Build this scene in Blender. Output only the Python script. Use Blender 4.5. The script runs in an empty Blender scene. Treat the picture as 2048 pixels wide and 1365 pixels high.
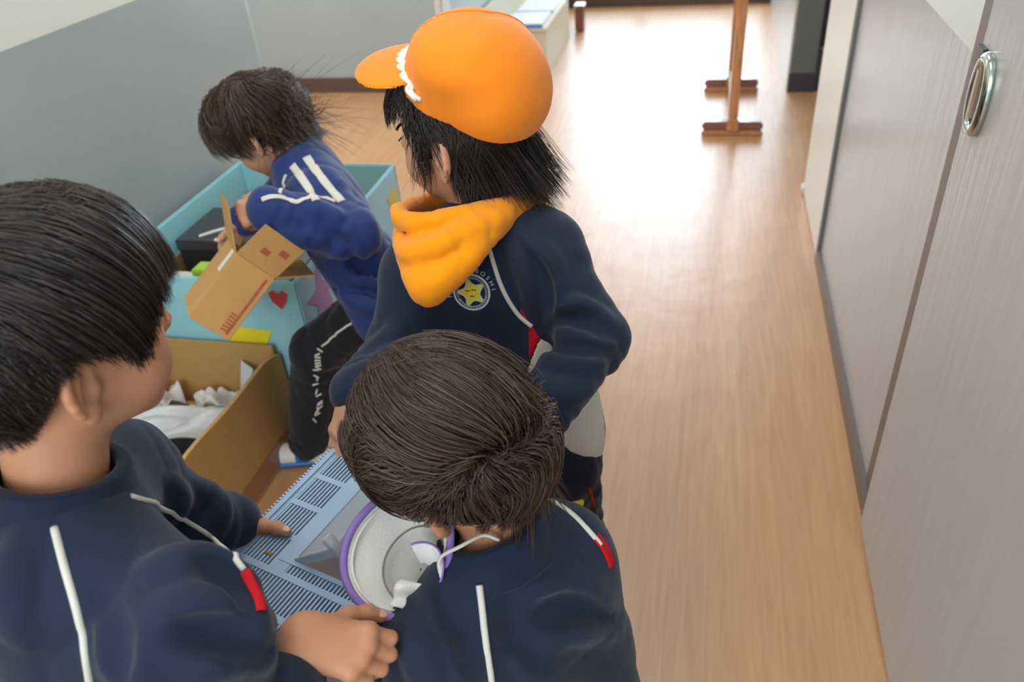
import bpy, bmesh, math, random
import numpy as np
from mathutils import Vector, Matrix

random.seed(4)
rng = np.random.default_rng(7)
S = bpy.context.scene
C = S.collection

# ------------------------------------------------------------------ camera
cam = bpy.data.cameras.new('camera')
cam.sensor_width = 36.0
cam.lens = 27.94
cam.clip_start = 0.02
cam.dof.use_dof = True
cam.dof.focus_distance = 1.0
cam.dof.aperture_fstop = 5.0
camo = bpy.data.objects.new('camera', cam)
C.objects.link(camo)
camo.matrix_world = Matrix(((0.974394, -0.064072, 0.215527, 0.000000), (0.213191, 0.567901, -0.795008, 0.000000), (-0.071460, 0.820599, 0.567018, 1.400000), (0.000000, 0.000000, 0.000000, 1.000000)))
S.camera = camo

# ------------------------------------------------------------------ world, daylight, lamps, exposure
S.view_settings.view_transform = 'Standard'
S.view_settings.look = 'None'
S.view_settings.exposure = -0.12
S.view_settings.gamma = 1.0
S.view_settings.use_curve_mapping = False
W = bpy.data.worlds.new('overcast_sky')
S.world = W
W.use_nodes = True
W.node_tree.nodes['Background'].inputs['Color'].default_value = (0.80, 0.90, 1.0, 1)
W.node_tree.nodes['Background'].inputs['Strength'].default_value = 1.6


def area(name, loc, target, sx, sy, power, col):
    l = bpy.data.lights.new(name, 'AREA')
    l.shape = 'RECTANGLE'
    l.size, l.size_y, l.energy, l.color = sx, sy, power, col
    o = bpy.data.objects.new(name, l)
    C.objects.link(o)
    o.location = loc
    o.rotation_euler = (Vector(target) - Vector(loc)).to_track_quat('-Z', 'Y').to_euler()
    return o


# daylight through the glazed entrance at the corridor's end; unseen area lights added as fill
# in the side hall and behind the camera
area('entrance_daylight', (-0.35, 6.75, 1.45), (-0.35, 0, 1.0), 1.5, 2.2, 125, (0.80, 0.91, 1.0))
area('hall_daylight', (-3.3, 3.4, 1.7), (-1.0, 3.2, 0.6), 1.4, 1.6, 40, (0.95, 0.97, 1.0))
area('rear_daylight', (-0.6, -2.3, 1.9), (-0.5, 1.5, 0.5), 2.2, 1.5, 48, (0.93, 0.97, 1.0))


# ------------------------------------------------------------------ helpers
def lin(c):
    r = []
    for v in c:
        v /= 255.0
        r.append(v / 12.92 if v <= 0.04045 else ((v + 0.055) / 1.055) ** 2.4)
    return tuple(r) + (1.0,)


def mat(name, col, rough=0.6, spec=0.5, metal=0.0, var=None, bump=None, stretch=(1, 1, 1), sheen=0.0, sss=0.0,
        coat=0.0, col2=None):
    m = bpy.data.materials.new(name)
    m.use_nodes = True
    nt = m.node_tree
    b = nt.nodes['Principled BSDF']
    b.inputs['Base Color'].default_value = lin(col)
    b.inputs['Roughness'].default_value = rough
    b.inputs['Specular IOR Level'].default_value = spec
    b.inputs['Metallic'].default_value = metal
    b.inputs['Sheen Weight'].default_value = sheen
    b.inputs['Coat Weight'].default_value = coat
    b.inputs['Coat Roughness'].default_value = 0.12
    if sss:
        b.inputs['Subsurface Weight'].default_value = sss
        b.inputs['Subsurface Radius'].default_value = (1.0, 0.35, 0.2)
        b.inputs['Subsurface Scale'].default_value = 0.006
    tc = nt.nodes.new('ShaderNodeTexCoord')
    mp = nt.nodes.new('ShaderNodeMapping')
    mp.inputs['Scale'].default_value = stretch
    nt.links.new(tc.outputs['Object'], mp.inputs['Vector'])
    if var:
        n = nt.nodes.new('ShaderNodeTexNoise')
        n.inputs['Scale'].default_value = var[0]
        n.inputs['Detail'].default_value = 4
        nt.links.new(mp.outputs[0], n.inputs['Vector'])
        r = nt.nodes.new('ShaderNodeValToRGB')
        c = lin(col)
        a = var[1]
        c2 = lin(col2) if col2 else tuple(min(1, v * (1 + a)) for v in c[:3]) + (1,)
        c1 = tuple(v * (1 - a) for v in c[:3]) + (1,)
        r.color_ramp.elements[0].position = 0.3
        r.color_ramp.elements[1].position = 0.7
        r.color_ramp.elements[0].color = c if col2 else c1
        r.color_ramp.elements[1].color = c2
        nt.links.new(n.outputs['Fac'], r.inputs['Fac'])
        nt.links.new(r.outputs[0], b.inputs['Base Color'])
    if bump:
        n2 = nt.nodes.new('ShaderNodeTexNoise')
        n2.inputs['Scale'].default_value = bump[0]
        n2.inputs['Detail'].default_value = 3
        nt.links.new(mp.outputs[0], n2.inputs['Vector'])
        bp = nt.nodes.new('ShaderNodeBump')
        bp.inputs['Strength'].default_value = bump[1]
        bp.inputs['Distance'].default_value = bump[2]
        nt.links.new(n2.outputs['Fac'], bp.inputs['Height'])
        nt.links.new(bp.outputs[0], b.inputs['Normal'])
    return m


def wood_floor_mat():
    m = mat('wood_print_vinyl', (206, 158, 112), rough=0.36, spec=0.9)
    nt = m.node_tree
    b = nt.nodes['Principled BSDF']
    tc = nt.nodes.new('ShaderNodeTexCoord')
    mp = nt.nodes.new('ShaderNodeMapping')
    mp.inputs['Scale'].default_value = (34, 2.2, 1)
    nt.links.new(tc.outputs['Object'], mp.inputs['Vector'])
    n = nt.nodes.new('ShaderNodeTexNoise')
    n.inputs['Scale'].default_value = 1.6
    n.inputs['Detail'].default_value = 7
    n.inputs['Distortion'].default_value = 1.2
    nt.links.new(mp.outputs[0], n.inputs['Vector'])
    # printed strips along the corridor
    br = nt.nodes.new('ShaderNodeTexBrick')
    br.inputs['Scale'].default_value = 1.0
    br.inputs['Brick Width'].default_value = 0.9
    br.inputs['Row Height'].default_value = 0.075
    br.inputs['Mortar Size'].default_value = 0.0012
    br.inputs['Color1'].default_value = (0.35, 0.35, 0.35, 1)
    br.inputs['Color2'].default_value = (0.65, 0.65, 0.65, 1)
    br.inputs['Mortar'].default_value = (0.30, 0.30, 0.30, 1)
    mp2 = nt.nodes.new('ShaderNodeMapping')
    mp2.inputs['Rotation'].default_value = (0, 0, math.pi / 2)
    nt.links.new(tc.outputs['Object'], mp2.inputs['Vector'])
    nt.links.new(mp2.outputs[0], br.inputs['Vector'])
    mx = nt.nodes.new('ShaderNodeMix')
    mx.data_type = 'FLOAT'
    mx.inputs[0].default_value = 0.28
    nt.links.new(n.outputs['Fac'], mx.inputs[2])
    nt.links.new(br.outputs['Color'], mx.inputs[3])
    r = nt.nodes.new('ShaderNodeValToRGB')
    e = r.color_ramp.elements
    e[0].position, e[0].color = 0.25, lin((168, 120, 80))
    e[1].position, e[1].color = 0.75, lin((195, 150, 105))
    nt.links.new(mx.outputs[0], r.inputs['Fac'])
    nt.links.new(r.outputs[0], b.inputs['Base Color'])
    n3 = nt.nodes.new('ShaderNodeTexNoise')
    n3.inputs['Scale'].default_value = 7
    n3.inputs['Detail'].default_value = 3
    nt.links.new(tc.outputs['Object'], n3.inputs['Vector'])
    bp = nt.nodes.new('ShaderNodeBump')
    bp.inputs['Strength'].default_value = 0.10
    bp.inputs['Distance'].default_value = 0.02
    nt.links.new(n3.outputs['Fac'], bp.inputs['Height'])
    nt.links.new(bp.outputs[0], b.inputs['Normal'])
    return m


def clear_mat(name, tint, mixv=0.25, rough=0.15):
    m = bpy.data.materials.new(name)
    m.use_nodes = True
    nt = m.node_tree
    b = nt.nodes['Principled BSDF']
    b.inputs['Base Color'].default_value = lin(tint)
    b.inputs['Roughness'].default_value = rough
    tr = nt.nodes.new('ShaderNodeBsdfTransparent')
    tr.inputs['Color'].default_value = (0.93, 0.95, 0.97, 1)
    mx = nt.nodes.new('ShaderNodeMixShader')
    lw = nt.nodes.new('ShaderNodeLayerWeight')
    lw.inputs['Blend'].default_value = 0.3
    ad = nt.nodes.new('ShaderNodeMath')
    ad.operation = 'MULTIPLY_ADD'
    ad.inputs[1].default_value = 0.6
    ad.inputs[2].default_value = mixv
    nt.links.new(lw.outputs['Fresnel'], ad.inputs[0])
    nt.links.new(ad.outputs[0], mx.inputs[0])
    nt.links.new(tr.outputs[0], mx.inputs[1])
    nt.links.new(b.outputs[0], mx.inputs[2])
    nt.links.new(mx.outputs[0], nt.nodes['Material Output'].inputs['Surface'])
    return m


M = {
    'floor': wood_floor_mat(),
    'wall_grey': mat('grey_gloss_wall_paint', (155, 164, 164), rough=0.34, spec=0.5, var=(2.5, 0.04), bump=(160, 0.12, 0.003)),
    'wall_white': mat('white_wall_paint', (214, 217, 208), rough=0.6, bump=(160, 0.1, 0.003)),
    'ceiling': mat('ceiling_board', (226, 226, 222), rough=0.8, bump=(60, 0.1, 0.003)),
    'base': mat('brown_baseboard_vinyl', (88, 66, 54), rough=0.4),
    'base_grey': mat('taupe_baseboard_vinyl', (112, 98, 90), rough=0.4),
    'door': mat('grey_door_laminate', (178, 177, 178), rough=0.27, spec=0.55, var=(3, 0.03), bump=(3, 0.12, 0.01), stretch=(14, 14, 1)),
    'cream': mat('cream_paint', (220, 214, 204), rough=0.38, bump=(80, 0.05, 0.002)),
    'shelf_cream': mat('shelf_cream_laminate', (206, 194, 168), rough=0.45),
    'pale': mat('pale_grey_paint', (196, 194, 190), rough=0.3, bump=(40, 0.05, 0.002)),
    'dark_grey': mat('dark_grey_paint', (104, 108, 108), rough=0.45, var=(8, 0.06)),
    'dark_base': mat('charcoal_baseboard', (58, 58, 68), rough=0.4),
    'black_door': mat('black_door_paint', (48, 48, 54), rough=0.4),
    'chrome': mat('polished_steel', (186, 196, 186), rough=0.13, metal=1.0),
    'chrome_dark': mat('dark_steel', (92, 92, 94), rough=0.35, metal=0.7),
    'stand_wood': mat('varnished_brown_wood', (188, 128, 82), rough=0.3, var=(9, 0.25), stretch=(8, 8, 1.2), coat=0.4),
    'stand_dark': mat('dark_varnished_wood', (132, 80, 62), rough=0.32, var=(12, 0.2), stretch=(1.5, 8, 8), coat=0.4),
    'rail_wood': mat('pale_wood_rail', (196, 176, 156), rough=0.35, var=(9, 0.1), stretch=(8, 1, 8)),
    'blue_paper': mat('pale_blue_paper', (150, 206, 214), rough=0.55, spec=0.35, var=(7, 0.05), bump=(9, 0.25, 0.006)),
    'blue_paper2': mat('sky_blue_paper', (160, 204, 224), rough=0.55, spec=0.35, var=(7, 0.05), bump=(9, 0.25, 0.006)),
    'card': mat('corrugated_cardboard', (186, 146, 92), rough=0.75, spec=0.2, var=(24, 0.06), bump=(60, 0.1, 0.002), stretch=(1, 1, 5)),
    'card_edge': mat('cut_cardboard_edge', (202, 164, 106), rough=0.8, spec=0.1, var=(180, 0.18)),
    'card_light': mat('fresh_cardboard', (200, 156, 96), rough=0.7, spec=0.25, var=(24, 0.05), bump=(60, 0.08, 0.002)),
    'red_print': mat('red_ink_on_cardboard', (176, 96, 66), rough=0.7, var=(90, 0.15)),
    'tape': mat('brown_packing_tape', (160, 108, 76), rough=0.35, spec=0.5),
    'white_paper': mat('white_paper', (226, 226, 222), rough=0.7, bump=(20, 0.2, 0.004)),
    'tissue': mat('white_tissue', (214, 212, 204), rough=0.75, bump=(30, 0.4, 0.006)),
    'bag': mat('white_plastic_film', (206, 208, 208), rough=0.3, spec=0.5, bump=(16, 0.5, 0.01)),
    'yellow_card': mat('pale_yellow_card', (232, 224, 168), rough=0.65),
    'yellow': mat('yellow_paper', (232, 216, 40), rough=0.6),
    'red_paper': mat('red_paper', (196, 58, 66), rough=0.6),
    'pink_paper': mat('mauve_paper', (176, 132, 176), rough=0.6),
    'orange_paper': mat('orange_paper', (238, 138, 40), rough=0.6),
    'mustard': mat('mustard_paper', (212, 200, 90), rough=0.6),
    'lime': mat('lime_plastic', (168, 206, 60), rough=0.4),
    'black_plastic': mat('black_plastic', (40, 40, 44), rough=0.35, bump=(30, 0.1, 0.002)),
    'grey_plastic': mat('grey_film', (156, 152, 152), rough=0.3),
    'blue_print': mat('blue_ink', (96, 130, 190), rough=0.5),
    'pale_blue_print': mat('pale_blue_packaging', (160, 196, 220), rough=0.35, var=(30, 0.1)),
    'lid': mat('pale_blue_plastic', (158, 186, 214), rough=0.36, spec=0.5, var=(14, 0.04)),
    'lid_dirt': mat('dried_mud', (128, 112, 92), rough=0.9, var=(40, 0.3)),
    'clear': clear_mat('clear_plastic', (205, 214, 220), 0.16),
    'clear_rim': clear_mat('clear_plastic_rim', (226, 232, 236), 0.45),
    'soil': mat('dry_soil', (104, 84, 68), rough=0.95, var=(60, 0.4), bump=(80, 0.8, 0.006)),
    'glass': clear_mat('window_glass', (230, 236, 240), 0.04, 0.02),
    'alu': mat('window_aluminium', (170, 172, 174), rough=0.35, metal=0.8),
    'lamp': None,
    'skin_a': mat('child_skin', (192, 138, 104), rough=0.5, spec=0.35, var=(28, 0.05), sss=0.12, bump=(260, 0.06, 0.001)),
    'skin_b': mat('child_skin_fair', (200, 150, 122), rough=0.5, spec=0.35, var=(28, 0.05), sss=0.12, bump=(260, 0.06, 0.001)),
    'lip': mat('lip_skin', (184, 104, 96), rough=0.4),
    'eye_white': mat('eye_white', (236, 232, 226), rough=0.15),
    'iris': mat('dark_brown_iris', (40, 26, 20), rough=0.1),
    'lash': mat('black_lash', (26, 20, 18), rough=0.6),
    'nail': mat('fingernail', (222, 170, 150), rough=0.3),
    'navy': mat('navy_jersey', (28, 39, 61), rough=0.82, spec=0.25, sheen=0.14, var=(5, 0.06), bump=(420, 0.25, 0.0012)),
    'navy_rib': mat('navy_rib_knit', (26, 36, 58), rough=0.85, spec=0.2, sheen=0.14, bump=(380, 0.3, 0.0012)),
    'navy_pants': mat('dark_navy_trouser', (26, 29, 42), rough=0.85, spec=0.2, sheen=0.15, bump=(380, 0.2, 0.001)),
    'black_pants': mat('black_trouser', (30, 30, 38), rough=0.85, spec=0.2, sheen=0.15, bump=(300, 0.2, 0.001)),
    'royal': mat('royal_blue_jersey', (26, 50, 108), rough=0.7, spec=0.3, sheen=0.2, var=(6, 0.08), bump=(320, 0.2, 0.001)),
    'piping': mat('off_white_piping', (212, 212, 202), rough=0.75, bump=(500, 0.4, 0.001)),
    'panel_white': mat('off_white_jersey', (206, 202, 192), rough=0.85, spec=0.2, bump=(420, 0.3, 0.0012)),
    'panel_red': mat('red_jersey', (190, 28, 36), rough=0.82, spec=0.2, bump=(420, 0.3, 0.0012)),
    'hat': mat('orange_cotton', (246, 138, 24), rough=0.75, spec=0.25, sheen=0.15, var=(5, 0.05), bump=(500, 0.15, 0.001)),
    'scarf': mat('orange_rib_knit', (252, 156, 6), rough=0.8, spec=0.2, sheen=0.2, bump=(60, 0.35, 0.002), stretch=(3, 3, 14)),
    'rickrack': mat('white_rickrack', (228, 226, 216), rough=0.7),
    'mesh_white': mat('white_mesh_cloth', (240, 240, 234), rough=0.8, spec=0.2, bump=(320, 0.7, 0.0015)),
    'lavender': mat('lavender_binding', (146, 122, 196), rough=0.7, bump=(300, 0.3, 0.001)),
    'violet': mat('violet_cloth', (96, 78, 140), rough=0.75, bump=(300, 0.3, 0.001)),
    'cord': mat('white_elastic', (212, 208, 200), rough=0.7),
    'logo_white': mat('white_print', (206, 208, 206), rough=0.7),
    'logo_yellow': mat('yellow_print', (232, 216, 52), rough=0.7),
    'logo_ink': mat('black_print', (40, 36, 34), rough=0.7),
    'logo_pink': mat('pink_print', (226, 176, 120), rough=0.7),
    'shoe_white': mat('white_shoe_canvas', (224, 222, 212), rough=0.6),
    'shoe_blue': mat('blue_shoe_rubber', (34, 112, 190), rough=0.35),
    'sock': mat('pale_sock', (206, 200, 190), rough=0.8),
    'tag_orange': mat('orange_tag', (226, 116, 40), rough=0.7),
}
_l = bpy.data.materials.new('lamp_diffuser')
_l.use_nodes = True
_b = _l.node_tree.nodes['Principled BSDF']
_b.inputs['Emission Color'].default_value = (1, 0.98, 0.95, 1)
_b.inputs['Emission Strength'].default_value = 8.0
M['lamp'] = _l


def hair_mat(name, c0, c1, rough=0.36, spec=0.55):
    m = mat(name, c0, rough=rough, spec=spec)
    nt = m.node_tree
    b = nt.nodes['Principled BSDF']
    g = nt.nodes.new('ShaderNodeNewGeometry')
    r = nt.nodes.new('ShaderNodeValToRGB')
    r.color_ramp.elements[0].color = lin(c0)
    r.color_ramp.elements[1].color = lin(c1)
    nt.links.new(g.outputs['Random Per Island'], r.inputs['Fac'])
    nt.links.new(r.outputs[0], b.inputs['Base Color'])
    return m


M['hair_black'] = hair_mat('near_black_hair', (27, 21, 20), (64, 53, 47))
M['hair_brown'] = hair_mat('dark_brown_hair', (40, 29, 24), (102, 80, 66))
M['hair_under'] = mat('hair_shadow_brown', (30, 23, 20), rough=0.6, spec=0.2)


def link(name, me, m, parent=None):
    o = bpy.data.objects.new(name, me)
    C.objects.link(o)
    if m is not None and not me.materials:
        me.materials.append(m)
    if parent is not None:
        o.parent = parent
    return o


def meshobj(name, V, F, m, parent=None, smooth=False):
    me = bpy.data.meshes.new(name)
    V = np.asarray(V, np.float32)
    if isinstance(F, np.ndarray):
        n, k = F.shape
        me.vertices.add(len(V))
        me.vertices.foreach_set('co', V.ravel())
        me.loops.add(n * k)
        me.polygons.add(n)
        me.loops.foreach_set('vertex_index', F.astype(np.int32).ravel())
        me.polygons.foreach_set('loop_start', np.arange(0, n * k, k, dtype=np.int32))
        me.update(calc_edges=True)
    else:
        me.from_pydata([tuple(map(float, v)) for v in V], [], F)
        me.update()
    if smooth:
        me.polygons.foreach_set('use_smooth', np.ones(len(me.polygons), bool))
    return link(name, me, m, parent)


class MB:
    """collects boxes, bars and tubes into one mesh"""
    def __init__(self):
        self.v, self.f = [], []

    def add(self, V, F):
        n = len(self.v)
        self.v += [tuple(map(float, p)) for p in V]
        self.f += [tuple(i + n for i in q) for q in F]

    def box(self, lo, hi, ax=None, org=(0, 0, 0)):
        x0, y0, z0 = lo
        x1, y1, z1 = hi
        V = np.array([(x, y, z) for x in (x0, x1) for y in (y0, y1) for z in (z0, z1)], float)
        if ax is not None:
            V = V @ np.asarray(ax) + np.asarray(org)
        self.add(V, [(0, 1, 3, 2), (4, 6, 7, 5), (0, 4, 5, 1), (2, 3, 7, 6), (0, 2, 6, 4), (1, 5, 7, 3)])

    def quadslab(self, P4, n, t):
        P4 = np.asarray(P4, float)
        n = np.asarray(n, float) * t
        self.add(np.vstack([P4, P4 + n]), [(3, 2, 1, 0), (4, 5, 6, 7), (0, 1, 5, 4), (1, 2, 6, 5), (2, 3, 7, 6), (3, 0, 4, 7)])

    def tube(self, P, r, ns=8, closed=False):
        V, F = tube_geo(P, r, ns, closed)
        self.add(V, F)

    def build(self, name, m, parent=None, smooth=False, bevel=0):
        o = meshobj(name, self.v, self.f, m, parent, smooth)
        bm = bmesh.new()
        bm.from_mesh(o.data)
        bmesh.ops.recalc_face_normals(bm, faces=bm.faces)
        if bevel:
            bmesh.ops.bevel(bm, geom=bm.edges[:], offset=bevel, segments=2, affect='EDGES', clamp_overlap=True)
        bm.to_mesh(o.data)
        bm.free()
        if smooth:
            o.data.polygons.foreach_set('use_smooth', np.ones(len(o.data.polygons), bool))
        return o


def nrm(v):
    v = np.asarray(v, float)
    return v / max(np.linalg.norm(v), 1e-9)


def tube_geo(P, r, ns=8, closed=False):
    P = np.asarray(P, float)
    n = len(P)
    r = np.full(n, r) if np.isscalar(r) else np.asarray(r, float)
    T = np.roll(P, -1, 0) - np.roll(P, 1, 0) if closed else np.gradient(P, axis=0)
    T /= np.maximum(np.linalg.norm(T, axis=1, keepdims=True), 1e-9)
    u = np.cross(T[0], (0, 0, 1) if abs(T[0][2]) < 0.9 else (1, 0, 0))
    u = nrm(u)
    V = []
    for i in range(n):
        u = nrm(u - T[i] * np.dot(u, T[i]))
        w = np.cross(T[i], u)
        for k in range(ns):
            a = 2 * math.pi * k / ns
            V.append(P[i] + r[i] * (math.cos(a) * u + math.sin(a) * w))
    F = []
    m = n if closed else n - 1
    for i in range(m):
        for k in range(ns):
            a, b = i * ns + k, i * ns + (k + 1) % ns
            c, d = ((i + 1) % n) * ns + (k + 1) % ns, ((i + 1) % n) * ns + k
            F.append((a, b, c, d))
    if not closed:
        F.append(tuple(range(ns))[::-1])
        F.append(tuple((n - 1) * ns + k for k in range(ns)))
    return V, F


def spline(P, n):
    P = np.asarray(P, float)
    Q = np.vstack([2 * P[0] - P[1], P, 2 * P[-1] - P[-2]])
    out = []
    m = len(P) - 1
    for t in np.linspace(0, m, n):
        i = min(int(t), m - 1)
        s = t - i
        p0, p1, p2, p3 = Q[i:i + 4]
        out.append(0.5 * (2 * p1 + (p2 - p0) * s + (2 * p0 - 5 * p1 + 4 * p2 - p3) * s * s + (3 * p1 - p0 - 3 * p2 + p3) * s ** 3))
    return np.array(out)


def empty(name, loc, label, cat, group=None):
    o = bpy.data.objects.new(name, None)
    o.empty_display_size = 0.05
    C.objects.link(o)
    o.location = loc
    tag(o, label, cat, group)
    bpy.context.view_layer.update()
    return o


def tag(o, label, cat, group=None):
    o['label'] = label
    o['category'] = cat
    if group:
        o['group'] = group


def keep(o, parent):
    """parent an object whose vertices are in world coordinates"""
    o.parent = parent
    o.matrix_parent_inverse = Matrix.Translation(parent.location).inverted()
    return o


def struct(o):
    o['kind'] = 'structure'
    return o


# ------------------------------------------------------------------ the corridor
b = MB(); b.box((-3.6, -2.6, -0.1), (0.9, 6.5, 0)); struct(b.build('floor', M['floor']))
b = MB(); b.box((-3.6, -2.6, 2.7), (0.9, 6.6, 2.8)); struct(b.build('ceiling', M['ceiling']))


def two_tone(name, lo, hi, zp, low='wall_grey', up='wall_white'):
    b = MB()
    b.box(lo, (hi[0], hi[1], zp))
    b.box((lo[0], lo[1], zp), hi)
    o = b.build(name, None)
    o.data.materials.append(M[low])
    o.data.materials.append(M[up])
    for p in o.data.polygons:
        p.material_index = 1 if p.center.z > zp + 0.001 else 0
    return struct(o)


V, F = [], []
prof = [(-1.68, -2.6), (-1.5, -2.6), (-1.5, 2.53)] + [(-1.59 + 0.09 * math.cos(a), 2.53 + 0.09 * math.sin(a)) for a in np.linspace(0.1, math.pi / 2, 12)] + [(-1.68, 2.62)]
k = len(prof)
for z in (0, 1.015, 2.7):
    V += [(x, y, z) for x, y in prof]
for j in (0, 1):
    F += [(j * k + i, j * k + (i + 1) % k, (j + 1) * k + (i + 1) % k, (j + 1) * k + i) for i in range(k)]
F += [tuple(range(k))[::-1], tuple(range(2 * k, 3 * k))]
b = MB(); b.add(V, F); o = b.build('wall_left', None)
o.data.materials.append(M['wall_grey']); o.data.materials.append(M['wall_white'])
for p in o.data.polygons:
    p.material_index = 1 if p.center.z > 1.016 else 0
struct(o)
two_tone('wall_back', (-3.6, 4.41, 0), (-1.475, 4.56, 2.7), 1.015)
b = MB(); b.box((-1.475, 4.405, 0), (-1.425, 4.56, 2.7)); struct(b.build('trim_2', M['pale'], bevel=0.008))
two_tone('wall_hall', (-3.75, 2.4, 0), (-3.6, 4.56, 2.7), 1.015)
two_tone('wall_side', (-1.575, 4.56, 0), (-1.43, 6.5, 2.7), 1.015)
b = MB(); b.box((-3.6, 4.395, 0), (-1.475, 4.41, 0.085)); struct(b.build('baseboard_back', M['base'], bevel=0.003))
# right-hand wall: panel with baseboard, cream end section, recess beyond
two_tone('wall_right', (0.42, 1.33, 0), (0.56, 2.555, 2.7), 1.0, low='door')
b = MB(); b.box((0.407, 1.34, 0), (0.42, 2.555, 0.05)); struct(b.build('baseboard_right', M['base_grey'], bevel=0.002))
b = MB(); b.box((0.409, 2.535, 0), (0.424, 2.572, 2.2)); struct(b.build('trim_3', M['dark_grey'], bevel=0.003))
b = MB(); b.box((0.412, 2.572, 0), (0.56, 3.13, 2.7)); struct(b.build('wall_jamb', M['cream'], bevel=0.006))
b = MB(); b.box((0.404, 3.10, 0), (0.424, 3.15, 0.03)); struct(b.build('trim_4', M['cream'], bevel=0.004))
b = MB(); b.box((0.56, 1.3, 0), (0.9, 3.13, 2.7)); struct(b.build('wall_core', M['wall_white']))
b = MB(); b.box((0.86, 3.13, 0), (0.95, 4.4, 2.7)); struct(b.build('wall_recess', M['wall_grey']))
# charcoal column at the recess, pale side, dark baseboard
b = MB(); b.box((0.43, 4.39, 0), (0.555, 5.4, 2.7)); struct(b.build('wall_column', M['dark_grey'], bevel=0.004))
b = MB(); b.box((0.421, 4.42, 0), (0.43, 5.4, 2.7)); struct(b.build('trim_5', M['pale']))
b = MB(); b.box((0.424, 4.378, 0), (0.56, 4.39, 0.095)); struct(b.build('baseboard_column', M['dark_base'], bevel=0.002))
b = MB(); b.box((0.43, 5.4, 0), (0.95, 6.5, 2.7)); struct(b.build('wall_end', M['pale']))
d2 = empty('door_2', (0.56, 4.5, 0), '', 'door')
d2['kind'] = 'structure'; del d2['label']; del d2['category']
b = MB(); b.box((0.555, 4.47, 0.20), (0.95, 4.52, 2.3)); keep(b.build('door_leaf', M['black_door'], bevel=0.004), d2)
b = MB(); b.box((0.565, 4.462, 0.10), (0.94, 4.50, 0.19)); keep(b.build('kick_plate', M['pale'], bevel=0.004), d2)
b = MB(); b.box((0.556, 4.39, 0.0), (0.578, 4.47, 0.20)); keep(b.build('door_jamb', M['dark_base'], bevel=0.003), d2)

# glazed entrance closing the corridor
two_tone('wall_far', (-1.5, 6.5, 0), (-1.2, 6.62, 2.7), 0.0001)
b = MB(); b.box((-1.2, 6.5, 2.6), (0.9, 6.62, 2.7)); struct(b.build('wall_lintel', M['wall_white']))
b = MB(); b.box((-1.43, 6.44, 0), (0.43, 6.5, 0.13)); struct(b.build('baseboard_far', M['base'], bevel=0.004))
wn = bpy.data.objects.new('window_1', None); C.objects.link(wn); wn.location = (-0.35, 6.55, 0.1); wn['kind'] = 'structure'
bpy.context.view_layer.update()
b = MB()
for x in (-1.2, -0.52, 0.16, 0.4):
    b.box((x - 0.025, 6.53, 0.1), (x + 0.025, 6.58, 2.6))
for z in (0.12, 2.58):
    b.box((-1.2, 6.53, z - 0.03), (0.42, 6.58, z + 0.03))
keep(b.build('window_frame', M['alu'], bevel=0.003), wn)
for x0, x1 in ((-1.175, -0.545), (-0.495, 0.135)):
    b = MB(); b.box((x0, 6.55, 0.15), (x1, 6.556, 2.55)); keep(b.build('glass_pane', M['glass']), wn)

# near sliding door on the right
d1 = bpy.data.objects.new('door_1', None); C.objects.link(d1); d1.location = (0.4, 0.6, 0); d1['kind'] = 'structure'
bpy.context.view_layer.update()
b = MB(); b.box((0.40, -0.6, 0.006), (0.435, 1.345, 2.1)); keep(b.build('door_leaf', M['door'], bevel=0.003), d1)
# recessed pull: dark lock plate, raised oval rim, inner cup and bar
hy, hz = 1.282, 0.985
b = MB(); b.box((0.393, hy + 0.026, hz - 0.012), (0.402, hy + 0.060, hz + 0.058)); keep(b.build('lock_plate', M['chrome_dark'], bevel=0.001), d1)
ring = [(0.396, hy + 0.030 * math.copysign(abs(math.cos(a)) ** 0.8, math.cos(a)), hz + 0.052 * math.sin(a)) for a in np.linspace(0, 2 * math.pi, 36, endpoint=False)]
b = MB(); b.tube(ring, 0.0095, 10, True); keep(b.build('pull_rim', M['chrome'], smooth=True), d1)
b = MB()
V = [(0.3985, hy, hz)] + [(0.3985, hy + 0.9 * (p[1] - hy), hz + 0.95 * (p[2] - hz)) for p in ring]
b.add(V, [(0, i + 1, (i + 1) % 36 + 1) for i in range(36)])
keep(b.build('pull_cup', M['chrome_dark']), d1)
b = MB(); b.box((0.388, hy + 0.004, hz - 0.038), (0.400, hy + 0.020, hz + 0.036)); keep(b.build('pull_bar', mat('brushed_pull', (186, 168, 146), rough=0.3, metal=0.5), bevel=0.003), d1)

b = MB(); b.box((0.4165, 1.350, 0.006), (0.421, 1.440, 2.1)); struct(b.build('trim_6', M['base_grey'], bevel=0.002))  # dark strip on the wall, stands in for the shadow gap at the door edge

# unseen ceiling panels, added as fill light from above
for i, (lx, ly) in enumerate(((-0.55, 0.55), (-0.55, 2.6), (-2.5, 3.3))):
    o = empty('ceiling_lamp', (lx, ly, 2.7), ['white fluorescent ceiling panel above the children', 'white fluorescent ceiling panel farther along the corridor',
              'white fluorescent ceiling panel over the side hall'][i], 'ceiling lamp')
    b = MB(); b.box((lx - 0.32, ly - 0.62, 2.66), (lx + 0.32, ly + 0.62, 2.7)); keep(b.build('housing', M['pale'], bevel=0.004), o)
    b = MB(); b.box((lx - 0.29, ly - 0.59, 2.652), (lx + 0.29, ly + 0.59, 2.662)); keep(b.build('diffuser', M['lamp']), o)

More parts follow.
